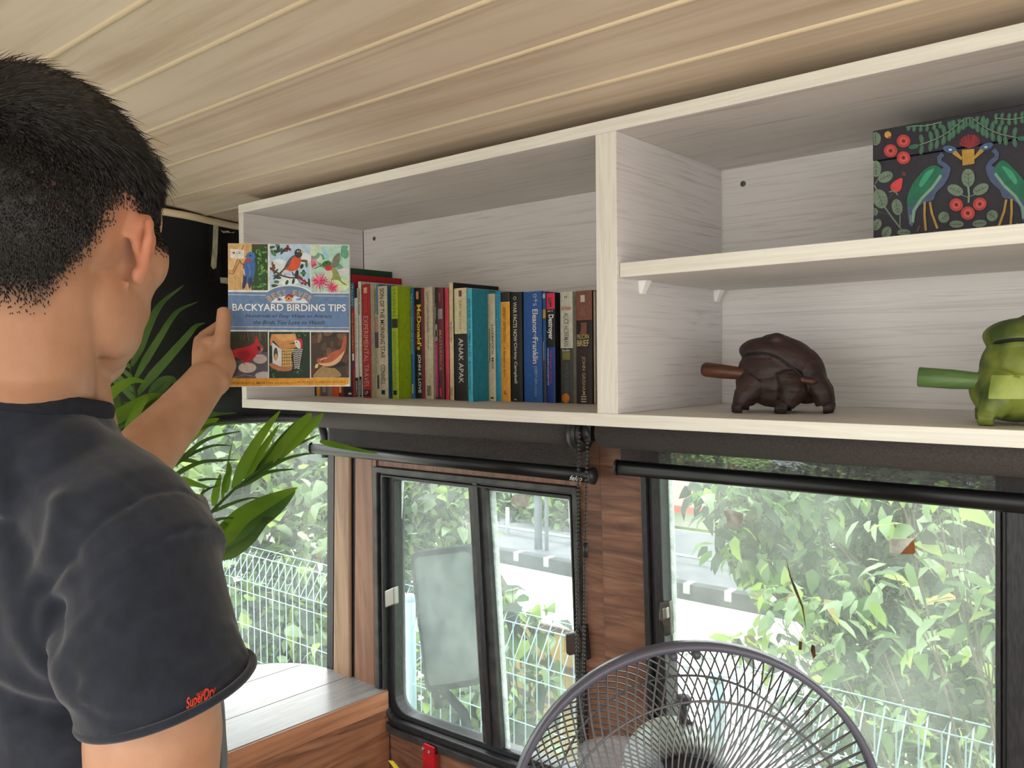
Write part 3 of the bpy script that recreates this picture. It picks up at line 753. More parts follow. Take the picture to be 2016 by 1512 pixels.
book(771.5, 785, 563, 'bright lime green book titled SPINNERS with small dark picture', (164, 188, 36), cover=(150, 176, 24), bands=((.29, .37, (40, 44, 30), .1, .95), (.925, .965, K, .2, .75)), txt=(('S P I N N E R S', .03, .27, .35, .7, (80, 96, 30)), ('ANTHONY McCARTEN', .40, .89, .35, .7, (120, 140, 50))), dep=dT + .012)
book(793.5, 802, 568, 'thin blue book on UFO mysteries, left of the black hamburger history', (42, 112, 160), bands=((.87, .955, (180, 186, 180), .3, .75),), txt=(("THE WORLD'S GREATEST UFO MYSTERIES", .05, .60, .25, .7, (200, 220, 226), 0, .006),), dep=.112)
book(802.5, 821.5, 568, 'thick black book with yellow and red title, by JOHN F. LOVE', (26, 24, 26), bands=((.03, .10, (214, 140, 110), .3, .65),), txt=(("McDonald's", .15, .56, .42, .95, (226, 200, 60), 0, .03), ('BEHIND THE ARCHES', .155, .55, .06, .34, (206, 44, 50), 0, .01), ('JOHN F. LOVE', .60, .95, .40, .86, (222, 218, 206), 0, .02)), dep=.11)
book(823, 836, 567, 'plain faded maroon book right of the thick black one', (126, 56, 62), cover=(120, 60, 66), dep=.112)
book(836.5, 853, 565, 'cream book titled SLOWLY DOWN THE GANGES', (196, 186, 158), cover=(176, 168, 146), bands=((.88, .97, (150, 140, 118), .25, .8),), txt=(('SLOWLY DOWN THE GANGES', .04, .40, .35, .62, (60, 56, 50)), ('Eric Newby', .43, .55, .35, .62, (60, 56, 50), .3), ('PICADOR', .88, .97, .3, .66, (40, 38, 34))), dep=.118)
book(854, 861, 566, 'thin black and magenta book left of MASTERPIECE', (28, 22, 26), bands=((.33, .48, (150, 146, 140), .1, .9), (.38, .44, K, .3, .8), (.49, .98, (176, 30, 104), .05, .95)), txt=(('the edge of the bed', .14, .28, .3, .7, W_), ("he's just not that into you", .52, .96, .3, .7, (236, 170, 200))), dep=.112)
book(861.5, 874.5, 566, 'glossy maroon book titled MASTERPIECE with small grey picture', (104, 44, 54), bands=((.19, .28, (150, 140, 138), .1, .85), (.90, .97, (200, 70, 70), .3, .6)), txt=(('MASTERPIECE', .38, .74, .3, .72, (186, 120, 90), 0, .008), ('dream', .05, .12, .3, .7, (190, 120, 100))), dep=.112)
book(876.5, 884.5, 566, 'thin pinkish red book between MASTERPIECE and the thin cream book', (196, 58, 78), txt=(('Short fiction', .05, .3, .35, .65, (150, 30, 50)), ('volume', .78, .93, .3, .7, (150, 30, 50))), dep=.118)
book(885, 893.5, 556, 'thin tall cream book with black back cover, left of ANAK APAK', (206, 188, 150), cover=(22, 20, 22), txt=(('Margaret Drabble', .34, .51, .35, .7, (40, 36, 30), 0, .01), ('PENG', .90, .96, .3, .7, (60, 50, 40))), dep=.12)
book(895, 920, 567, 'thick cream and black book titled ANAK APAK', (206, 198, 158), cover=(196, 190, 170), bands=((.405, 1, (36, 34, 34)), (.02, .075, (120, 60, 90), .42, .66)), txt=(('SURET ABDUL LATIF', .11, .37, .45, .62, (120, 110, 80)), ('ANAK APAK', .445, .845, .38, .74, (206, 204, 196), 0, .006)), dep=dT)
book(920.5, 930.5, 568, 'teal-blue book titled BEYOND THE HIMALAYAS standing proud of its neighbours', (62, 170, 196), cover=(40, 138, 158), txt=(('BEYOND THE HIMALAYAS', .09, .60, .3, .75, (30, 60, 90), 0, .01), ('M.DONALD RAYNE', .64, .89, .35, .7, (30, 60, 90), 0, .01)), dep=.150)
book(947.5, 967, 579, 'cream book titled LIVERPOOL MISS', (198, 182, 150), bands=((.965, .98, K, .35, .75),), txt=(('LIVERPOOL MISS', .29, .70, .55, .82, (36, 30, 28), 0, .006), ('Helen Forrester', .33, .65, .18, .44, (36, 30, 28), 0, .006)), dep=.112)
book(967.5, 982, 574, 'worn turquoise book with scuffed edge, right of LIVERPOOL MISS', (30, 136, 170), cover=(196, 180, 150), txt=(('S Corgi & M Lang and G Crown Comic', .03, .56, .35, .62, (130, 190, 210)),), dep=.112)
book(985, 1004.5, 575, 'yellow-orange Hemingway book with plain black top', (222, 156, 50), cover=(30, 30, 32), bands=((0, .09, (40, 38, 40)), (.09, .095, (240, 200, 120))), txt=(('ERNEST HEMINGWAY', .14, .47, .33, .6, (60, 44, 30)), ('A Farewell to Arms', .50, .78, .33, .6, (60, 44, 30), .3), ('A', .90, .945, .3, .7, (90, 60, 30), 0, 0, True)), dep=.112)
book(1005.5, 1028.5, 575, 'black book titled WAR FACTS NOW with white lettering', (24, 26, 26), bands=((.975, .985, (180, 180, 170), .3, .5),), txt=(('WAR FACTS NOW', .09, .45, .28, .6, (206, 200, 180), 0, .012), ('Christy Campbell', .46, .83, .28, .6, (206, 200, 180), 0, .012), ('O', .04, .07, .3, .58, (206, 200, 180))), dep=.114)
book(1031, 1067.5, 574, 'thick blue book titled Eleanor and Franklin', (36, 84, 150), cover=(30, 74, 140), txt=(('Eleanor', .16, .38, .52, .80, (214, 210, 196), 0, .012), ('and', .385, .41, .6, .75, (214, 210, 196)), ('Franklin', .415, .65, .52, .80, (214, 210, 196), 0, .012), ('JOSEPH P LASH', .67, .83, .56, .76, (150, 170, 190)), ('o+s', .02, .13, .56, .8, (170, 180, 190)), ('a history', .84, .95, .56, .76, (130, 150, 180))), dep=.114)
book(1068, 1075.5, 574, 'thin tattered blue book with a yellow band, left of the red-topped Destroyer', (36, 82, 134), bands=((.16, .24, (170, 150, 50)), (.02, .06, (170, 180, 180), .1, .9), (.45, .70, (150, 146, 130), .2, .5), (.62, .99, (60, 52, 50), .3, .9)), dep=.112)
book(1076, 1093, 577, 'pink-red, black and blue paperback titled The Destroyer', (24, 58, 130), cover=(20, 22, 30), bands=((0, .145, (214, 40, 76)), (.145, .43, (18, 18, 24)), (.43, .49, (10, 12, 20)), (.045, .125, (30, 30, 34), .3, .66)), txt=(('#1', .155, .17, .2, .8, W_, 0, 0, True), ('The', .045, .12, .36, .6, (220, 120, 140)), ('Destroyer', .195, .42, .15, .9, (226, 226, 226), 0, .02), ('WARREN MURPHY and RICHARD SAPIR', .50, .84, .14, .32, (206, 206, 210), 0, .01), ('THE FINAL DEATH', .52, .82, .48, .68, (180, 50, 120))), dep=.118)
book(1103, 1128, 574, 'cream and dark grey Alice Hoffman book with an orange disc at the foot', (196, 196, 178), cover=(206, 198, 176), bands=((.505, 1, (58, 60, 58)), (.54, .61, (120, 116, 60), .2, .8)), txt=(('M', .04, .06, .4, .6, K, 0, 0, True), ('The New York Times Bestseller', .125, .165, .1, .9, (180, 60, 50), 0, 0, True), ('ALICE HOFFMAN', .19, .49, .32, .72, (84, 84, 76), 0, .002), ('THE ICE QUEEN', .63, .92, .38, .66, (96, 98, 92)), ('Bestseller', .515, .535, .2, .8, W_, 0, 0, True)), dep=.112)
r_ = [o for o in COL.objects if o.name.startswith('book') and 'Hoffman' in o.get('label', '')][0]
c = at(1114, 784, 1, Dp - .006 - .112 - .0012); mb = MB(); mb.lathe(c, (0, -1, 0), [(.0075, 0), (.0075, .0003)], 24); mb.build('price_sticker', [flat(206, 124, 40)], r_)
book(1134, 1166, 572, 'thick brown marbled book, THE PELICAN BRIEF by JOHN GRISHAM', (48, 36, 34), cover=(44, 30, 30), bands=((0, .26, (128, 82, 64)), (.26, .50, (36, 26, 26), .05, .85), (.36, .38, (150, 92, 70), .3, .7), (.28, .40, (120, 76, 60), .35, .7), (.04, .10, (200, 196, 186), .33, .6)), txt=(('THE', .13, .22, .3, .62, (150, 110, 90)), ('PELICAN', .385, .425, .1, .84, (196, 176, 120), 0, .01, True), ('BRIEF', .435, .49, .1, .84, (206, 186, 130), 0, .01, True), ('JOHN GRISHAM', .58, .92, .36, .62, (180, 160, 120), 0, .006), ('III', .93, .985, .33, .66, (190, 180, 160), 0, .01)), dep=.114)
book(1167, 1172, 573, 'very thin cream book edge squeezed against the divider', (196, 184, 160), dep=.110)
# ============================================================ the book held up
TB = (1.280, 1.296)
def zt4(x, y): return (420 + x / 4.727, 460 + y / 4.727)
c_tl = att(*zt4(148, 90), TB[0]); c_tr = att(*zt4(1270, 103), TB[1]); c_br = att(*zt4(1285, 1420), TB[1]); c_bl = att(*zt4(140, 1425), TB[0])
UX = (c_tr - c_tl); UY = ((c_tl - c_bl) + (c_tr - c_br)) * .5
NX = UX.normalized(); NZ = UX.cross(UY).normalized()      # outward, towards the reader
NY = NZ.cross(NX)
BW, BHt = UX.length * 1.004, UY.length
hb = thing('book', 'square paperback of backyard birding tips held up in the left hand', 'book', c_bl)
def hp(x, y, k=0): # cover coordinates (zoom pixels) -> world
    u = (x - 146) / 1130; v = (1422 - y) / 1322
    return c_bl + NX * (u * BW) + NY * (v * BHt) + NZ * (.00004 + .000006 * k)
TH = .017
O_ = c_bl.copy()
def bx(mb, u0, u1, v0, v1, w0, w1, mi=0):
    f = lambda u, v, w_: O_ + NX * u + NY * v + NZ * w_
    mb.hexa([f(u0, v0, w0), f(u1, v0, w0), f(u1, v0, w1), f(u0, v0, w1), f(u0, v1, w0), f(u1, v1, w0), f(u1, v1, w1), f(u0, v1, w1)], mi)
mb = MB(); bx(mb, 0, BW, 0, BHt, -.0005, 0); bx(mb, 0, BW, 0, BHt, -TH, -TH + .0005); bx(mb, 0, .0006, 0, BHt, -TH + .0005, -.0005)
o = mb.build('cover', [flat(214, 210, 206)], hb)
mb = MB(); bx(mb, .0008, BW - .0012, .001, BHt - .001, -TH + .0007, -.0007); mb.build('pages', [M_pagew], hb)
A = Art(hp)
WH = (222, 220, 214)
A.poly([(146, 100), (1276, 100), (1276, 1422), (146, 1422)], WH)
# panel 1: bluebird
P = (148, 103, 516, 530)
A.poly([(148, 103), (516, 103), (516, 530), (148, 530)], (44, 74, 36))
for i in range(46):
    x, y = random.uniform(370, 512), random.uniform(110, 525); a = random.uniform(0, 180)
    A.poly(ell(x, y, random.uniform(12, 26), random.uniform(5, 10), a, 8), random.choice([(70, 120, 48), (98, 150, 64), (30, 56, 30), (120, 160, 80)]), clip=P)
A.poly([(148, 103), (366, 103), (362, 530), (148, 530)], (200, 160, 104))
for x in (215, 262, 318): A.line([(x, 103), (x - 4, 530)], 4, (168, 126, 78), clip=P)
A.poly([(148, 340), (186, 356), (292, 110), (262, 103), (148, 300)], (214, 178, 122), clip=P)
A.line([(150, 345), (188, 358), (292, 112)], 6, (96, 66, 44), clip=P)
A.line([(150, 372), (190, 384), (250, 270)], 10, (130, 96, 60), clip=P)
A.poly([(366, 103), (420, 103), (460, 130), (400, 120)], (110, 50, 40))
A.poly([(168, 150), (296, 160), (298, 236), (264, 242), (164, 232)], (214, 210, 204))
A.poly(ell(200, 186, 12, 9), (120, 40, 34)); A.text('2 38', 220, 172, 262, 196, (60, 56, 56), .3)
A.poly([(300, 262), (328, 234), (372, 236), (396, 262), (398, 340), (380, 430), (356, 480), (344, 520), (330, 470), (300, 480), (278, 516), (284, 440), (296, 380), (284, 320)], (62, 100, 158), True)
A.poly([(292, 360), (318, 400), (306, 500), (278, 516), (284, 440)], (52, 50, 86), True); A.poly([(340, 400), (372, 430), (348, 518), (332, 470)], (46, 58, 96), True)
A.poly(ell(358, 218, 42, 44), (66, 112, 170)); A.poly([(318, 222), (302, 226), (322, 208)], (50, 50, 60))
A.poly([(318, 236), (362, 252), (352, 268), (310, 264), (288, 330), (284, 300), (300, 262)], (176, 58, 50), True)
A.poly([(286, 330), (300, 350), (306, 400), (290, 380)], (190, 176, 186), True)
A.poly(ell(352, 212, 10, 7), (24, 28, 40)); A.line([(292, 300), (268, 280), (250, 252)], 7, (64, 46, 44))
A.line([(330, 290), (350, 340), (346, 420)], 7, (90, 138, 190))
A.k = 5
# panel 2: robin
P = (533, 103, 911, 528)
A.poly([(533, 103), (911, 103), (911, 528), (533, 528)], (170, 198, 222))
for q in ((620, 300, 90, 60), (700, 440, 100, 50), (860, 230, 60, 50)): A.poly(ell(*q), (214, 224, 226), clip=P)
for i in range(34):
    x, y = random.choice([(random.uniform(533, 700), random.uniform(103, 180)), (random.uniform(533, 620), random.uniform(150, 420)), (random.uniform(560, 911), random.uniform(420, 525)), (random.uniform(780, 911), random.uniform(250, 420))])
    A.poly(ell(x, y, random.uniform(22, 46), random.uniform(10, 19), random.uniform(0, 180), 8), random.choice([(34, 54, 36), (48, 74, 46), (80, 116, 66), (96, 70, 74)]), clip=P)
A.line([(535, 320), (600, 366), (650, 396), (720, 412), (800, 414), (910, 476)], 14, (76, 50, 46), clip=P)
A.line([(740, 360), (790, 420), (830, 470)], 8, (76, 50, 46), clip=P)
for q in ((806, 402), (830, 426), (856, 440), (864, 470), (838, 462), (570, 300), (556, 330), (700, 120), (720, 150), (690, 160)): A.poly(ell(q[0], q[1], 13, 13), (146, 34, 40)); 
A.poly([(616, 372), (660, 330), (690, 270), (736, 214), (780, 200), (800, 240), (760, 330), (700, 350), (650, 384)], (92, 90, 96), True)
A.poly([(740, 240), (790, 206), (820, 222), (822, 270), (796, 326), (750, 350), (700, 350), (672, 340), (716, 300)], (206, 82, 42), True)
A.poly([(672, 340), (716, 352), (690, 372), (640, 382)], (206, 200, 196), True)
A.poly(ell(800, 186, 38, 42), (54, 54, 58)); A.poly([(824, 160), (858, 168), (828, 186)], (224, 170, 66)); A.poly(ell(800, 166, 14, 8), (206, 206, 206)); A.poly(ell(802, 166, 6, 6), (20, 20, 20))
A.line([(670, 372), (680, 402)], 4, (70, 46, 40)); A.line([(740, 356), (750, 400)], 4, (70, 46, 40))
A.line([(700, 290), (664, 330), (630, 372)], 8, (60, 60, 66))
A.k = 5
# panel 3: hummingbird
P = (919, 106, 1272, 546)
A.poly([(919, 106), (1272, 106), (1272, 546), (919, 546)], (170, 206, 190))
for i in range(16): A.poly(ell(random.uniform(930, 1260), random.uniform(110, 330), random.uniform(30, 70), random.uniform(20, 46), random.uniform(0, 90), 12), random.choice([(96, 156, 130), (130, 186, 160), (150, 194, 214), (196, 214, 190)]), clip=P)
A.poly(ell(1220, 350, 90, 30, -12), (206, 196, 204), clip=P); A.poly(ell(1190, 470, 90, 60), (200, 216, 170), clip=P)
for cx, cy, r, n in ((1000, 440, 110, 26), (930, 280, 70, 16), (1120, 500, 80, 18)):
    for i in range(n):
        a = math.pi * 2 * i / n + random.uniform(-.1, .1); rr = r * random.uniform(.7, 1)
        A.line([(cx, cy), (cx + math.cos(a) * rr * .6, cy + math.sin(a) * rr * .5), (cx + math.cos(a) * rr, cy + math.sin(a) * rr)], 15, random.choice([(206, 62, 104), (226, 106, 140), (180, 40, 84)]), clip=P, taper=True)
A.poly([(1110, 300), (1130, 220), (1184, 176), (1190, 230), (1170, 300), (1130, 316)], (112, 116, 100), True)
A.poly([(1100, 320), (1160, 340), (1190, 400), (1210, 440), (1264, 478), (1220, 470), (1170, 430), (1100, 430), (1060, 380)], (134, 144, 76), True)
A.poly([(1060, 330), (1110, 340), (1120, 400), (1084, 430), (1050, 380)], (196, 200, 180), True)
A.poly(ell(1066, 284, 46, 34, -10), (50, 110, 48)); A.poly([(1046, 306), (1110, 296), (1112, 330), (1082, 344), (1056, 336)], (196, 36, 60), True)
A.line([(1032, 286), (952, 328)], 6, (40, 36, 36)); A.poly(ell(1062, 276, 8, 6), (20, 20, 20))
A.k = 75
# middle band
A.poly([(146, 540), (500, 540)] + smoothpoly([(500, 540), (560, 506), (640, 484), (714, 478), (790, 484), (870, 508), (930, 548)], 4, False) + [(1276, 548), (1276, 908), (146, 908)], WH)
A.poly([(146, 548), (506, 548)] + smoothpoly([(506, 548), (566, 516), (640, 496), (714, 489), (790, 496), (862, 518), (922, 556)], 4, False) + [(1276, 556), (1276, 898), (146, 898)], (98, 126, 166))
A.line([(146, 572), (496, 576)], 4, WH); A.line([(944, 578), (1274, 580)], 4, WH); A.line([(146, 868), (1274, 874)], 4, WH)
txt = 'BEST EVER'; n = len(txt)
for i, ch in enumerate(txt):
    if ch == ' ': continue
    t = -1 + 2 * i / (n - 1); a = t * .62; cx, cy, R_ = 717, 838, 298
    V, F = text_geo(ch, 0, .01); x0 = min(v.x for v in V); x1 = max(v.x for v in V); hh = max(v.y for v in V)
    wl = 44 if ch not in 'I' else 18; s = 52
    A.k += 1; out = []
    for v in V:
        lx = ((v.x - x0) / (x1 - x0) - .5) * wl * .8; ly = v.y / hh * s
        px = cx + (R_ + ly) * math.sin(a) + lx * math.cos(a); py = cy - (R_ + ly - 30) * math.cos(a) * .98 + lx * math.sin(a)
        out.append(hp(px, py, A.k))
    A.mb.add(out, F, A.mi((202, 160, 96)))
A.poly([(540, 646)] + smoothpoly([(540, 646), (580, 610), (650, 586), (718, 580), (790, 588), (856, 610), (898, 648)], 4, False) + [(898, 648)], (210, 222, 230))
A.poly(ell(624, 616, 26, 10), (120, 160, 206)); A.poly(ell(800, 612, 26, 12), (120, 160, 206))
A.poly([(676, 594), (708, 572), (742, 594), (738, 634), (680, 634)], (206, 146, 100)); A.poly([(668, 596), (706, 562), (760, 574), (746, 600), (706, 584), (676, 606)], (150, 50, 52))
A.poly(ell(708, 606, 8, 8), (60, 40, 40)); A.poly([(604, 596), (640, 608), (616, 630)], (110, 60, 70)); A.poly([(790, 616), (824, 596), (836, 612)], (180, 90, 60))
A.text('BACKYARD BIRDING TIPS', 186, 656, 1244, 722, (236, 234, 228), 0, .012)
A.text('Hundreds of Easy Ways to Attract', 308, 752, 1114, 790, (30, 34, 60), .28, .004)
A.text('the Birds You Love to Watch', 380, 808, 1044, 845, (30, 34, 60), .28, .004)
A.k = 5
# panel 4: cardinal
P = (150, 912, 514, 1344)
A.poly([(150, 912), (514, 912), (514, 1344), (150, 1344)], (58, 56, 40))
for i in range(24):
    x = random.uniform(160, 510); A.line([(x, 1000), (x + random.uniform(-20, 20), 914)], 4, random.choice([(84, 84, 60), (40, 40, 30), (104, 100, 76)]), clip=P)
A.poly([(150, 1200), (260, 1180), (420, 1110), (514, 1100), (514, 1344), (150, 1344)], (92, 86, 96))
for q, c_ in (((322, 1246, 84, 48), (206, 190, 182)), ((440, 1166, 66, 44), (186, 172, 168)), ((476, 1322, 84, 40), (190, 180, 186)), ((430, 1070, 40, 40), (120, 116, 130))): A.poly(ell(*q), c_, clip=P)
A.line([(150, 1330), (220, 1300), (230, 1200)], 26, (70, 66, 78), clip=P); A.line([(180, 1344), (300, 1310), (400, 1330)], 12, (120, 114, 128), clip=P)
A.poly([(196, 1080), (262, 1062), (330, 1046), (390, 1010), (402, 950), (428, 1000), (456, 1052), (462, 1076), (420, 1110), (380, 1160), (300, 1200), (230, 1150), (150, 1156), (150, 1108)], (188, 36, 44), True, clip=P)
A.poly([(228, 1110), (300, 1090), (350, 1120), (300, 1180), (240, 1150)], (150, 26, 38), True)
A.poly([(412, 1052), (452, 1048), (446, 1092), (424, 1086)], (36, 24, 28)); A.poly([(440, 1052), (470, 1082), (446, 1092)], (224, 96, 70))
A.line([(290, 1190), (296, 1226)], 6, (100, 50, 48)); A.line([(340, 1184), (352, 1206)], 6, (100, 50, 48)); A.poly(ell(418, 1052, 5, 5), (16, 16, 16))
A.k = 5
# panel 5: woodpecker
P = (523, 914, 906, 1344)
A.poly([(523, 914), (906, 914), (906, 1344), (523, 1344)], (26, 48, 34))
for i in range(50): A.poly(ell(random.uniform(530, 900), random.choice([random.uniform(920, 1000), random.uniform(1200, 1340), random.uniform(1000, 1340)]), random.uniform(10, 20), random.uniform(6, 10), random.uniform(0, 180), 8), random.choice([(40, 84, 50), (60, 110, 60), (24, 60, 38), (20, 36, 30)]), clip=P)
A.poly([(552, 1010), (640, 1078), (638, 1240), (556, 1210)], (206, 206, 212)); A.poly([(640, 1078), (770, 1070), (740, 1236), (638, 1238)], (206, 170, 100))
for i in range(5): A.line([(640, 1094 + i * 30), (745, 1090 + i * 30)], 5, (86, 60, 36))
for i in range(5): A.line([(648 + i * 21, 1086), (648 + i * 21, 1236)], 5, (86, 60, 36))
A.poly(ell(586, 1120, 20, 60), (66, 60, 60)); A.poly(ell(588, 1150, 14, 34), (196, 150, 86))
A.poly([(548, 936), (770, 932), (790, 1000), (776, 1062), (640, 1078), (560, 990), (552, 1040), (536, 1044), (534, 990)], (190, 134, 76)); A.poly([(568, 940), (765, 936), (780, 990), (620, 1000)], (206, 154, 96))
A.poly([(528, 1212), (560, 1206), (640, 1236), (738, 1236), (738, 1262), (690, 1280), (600, 1270), (540, 1240)], (170, 110, 70), True)
A.poly([(752, 1080), (780, 1056), (820, 1060), (846, 1110), (836, 1180), (800, 1230), (760, 1270), (738, 1300), (742, 1220), (734, 1140)], (32, 32, 34), True)
for i in range(11):
    y = 1078 + i * 17; A.line([(744 + i * 1.5, y + 6), (776, y - 3), (806, y + 8), (838 - i * 3.4, y - 2)], 6, (216, 212, 206))
A.poly([(762, 1000), (800, 980), (832, 1004), (832, 1060), (800, 1072), (770, 1040)], (214, 208, 200), True)
A.poly([(768, 988), (800, 976), (832, 990), (834, 1060), (818, 1074), (816, 1020), (796, 994)], (188, 40, 46), True)
A.poly([(764, 1010), (702, 1026), (766, 1024)], (40, 40, 42)); A.poly(ell(780, 1010, 6, 6), (20, 20, 20))
A.k = 5
# panel 6: wren
P = (915, 916, 1274, 1340)
A.poly([(915, 916), (1274, 916), (1274, 1340), (915, 1340)], (62, 48, 38))
for i in range(26): A.poly(ell(random.uniform(920, 1270), random.uniform(920, 1330), random.uniform(30, 70), random.uniform(14, 34), random.uniform(0, 180), 10), random.choice([(84, 62, 46), (104, 80, 58), (44, 34, 28), (120, 96, 72), (92, 54, 40)]), clip=P)
A.poly([(1010, 1240), (1080, 1226), (1150, 1260), (1190, 1330), (940, 1340)], (150, 124, 80), True, clip=P); A.poly([(1040, 1226), (1200, 1190), (1240, 1226), (1120, 1250)], (30, 22, 20), True, clip=P)
A.poly([(972, 1186), (990, 1160), (1060, 1140), (1120, 1100), (1190, 1070), (1214, 1010), (1228, 952), (1252, 960), (1248, 1030), (1236, 1100), (1190, 1170), (1120, 1220), (1030, 1226), (980, 1212)], (170, 86, 54), True)
A.poly([(980, 1206), (1040, 1206), (1120, 1186), (1200, 1120), (1232, 1090), (1190, 1180), (1120, 1228), (1040, 1232)], (208, 166, 128), True)
A.line([(1000, 1176), (1040, 1160), (1066, 1158)], 8, (216, 190, 170)); A.poly(ell(1024, 1186, 7, 6), (20, 16, 16)); A.line([(980, 1196), (940, 1236)], 8, (60, 44, 40))
A.poly(ell(968, 1232, 14, 22, 20), (206, 200, 110)); A.poly([(915, 1290), (940, 1240), (956, 1250), (915, 1330)], (120, 34, 40), clip=P)
for i in range(6): A.line([(1222 + (i % 2) * 4, 966 + i * 16), (1246, 970 + i * 16)], 3, (120, 56, 40))
A.k = 85
# foot band
A.poly([(146, 1346), (1270, 1342), (1270, 1392), (1240, 1412), (146, 1416)], (216, 152, 46))
A.text('DEBORAH L. MARTIN', 166, 1376, 556, 1398, (110, 70, 20), 0, .006); A.text('and the Editors of', 572, 1380, 782, 1396, (110, 70, 20), 0, .002); A.text('RODALE GARDEN BOOKS', 792, 1370, 1242, 1392, (110, 70, 20), 0, .006)
A.k = 95
A.line([(517 + 3, 103), (519, 530)], 9, WH); A.line([(915, 103), (915, 546)], 8, WH); A.line([(518, 908), (518, 1346)], 8, WH); A.line([(910, 908), (910, 1346)], 8, WH)
A.mb.build('cover_print', A.mats, hb)

# ============================================================ decorative box on the middle shelf
YB = .11
def hz(X, Y): return at(1700 + X / 4.725, 180 + Y / 4.725, 1, YB)
bz0, bz1 = .2004, .3325
bx0 = at(1718, 360, 1, YB).x; cxm = hz(975, 620).x; bx1 = 2 * cxm - bx0
db = thing('patterned_box', 'dark box printed with two green-winged herons and red flowers on the middle shelf', 'box', ((bx0 + bx1) / 2, YB + .08, bz0))
zl = hz(440, 600).z
mb = MB(); mb.box((bx0 + .0006, YB + .0006, bz0), (bx1 - .0006, YB + .158, zl)); o = mb.build('box_body', [flat(40, 38, 50)], db); bevel(o, .0008, 1)
mb = MB(); mb.box((bx0, YB, zl + .0008), (bx1, YB + .159, bz1)); o = mb.build('lid', [flat(38, 34, 46)], db); bevel(o, .0008, 1)
def bm_(X, Y, k):
    p = hz(X, Y); p.y -= .0002 + .000005 * k; return p
CL_ = (hz(0, 0),)
X0b = 88; X1b = 1865
AB = Art(bm_)
Yt, Yb_ = 0, 1500
def topY(X): # upper edge of the lid in crop pixels follows the perspective
    return 372 - (X - 88) * .149
LG, LG2, RD, RD2, GR, BL, YE = (110, 130, 110), (62, 78, 66), (184, 62, 60), (120, 34, 38), (28, 106, 80), (70, 88, 120), (178, 140, 56)  # print colours dulled to carry the shade inside the cabinet bay
mir = lambda pts: [(1950 - x, y - (1950 - 2 * x) * .149 * .0) for x, y in pts]
def shear(pts): return pts
def both(fn):
    fn(lambda p: p)
    fn(lambda p: [(1950 - x, y + (2 * x - 1950) * .0 - (1950 - 2 * x) * .155) for x, y in p])
zlim = bz1 - .0005
def okp(pts):
    out = []
    for x, y in pts:
        x = max(X0b + 4, min(X1b - 4, x)); out.append((x, max(topY(x) + 8, y)))
    return out
def PL(pts, c, sm=False): AB.poly(okp(smoothpoly(pts) if sm else pts), c)
def LN(pts, w_, c): AB.line(okp(pts), w_, c)
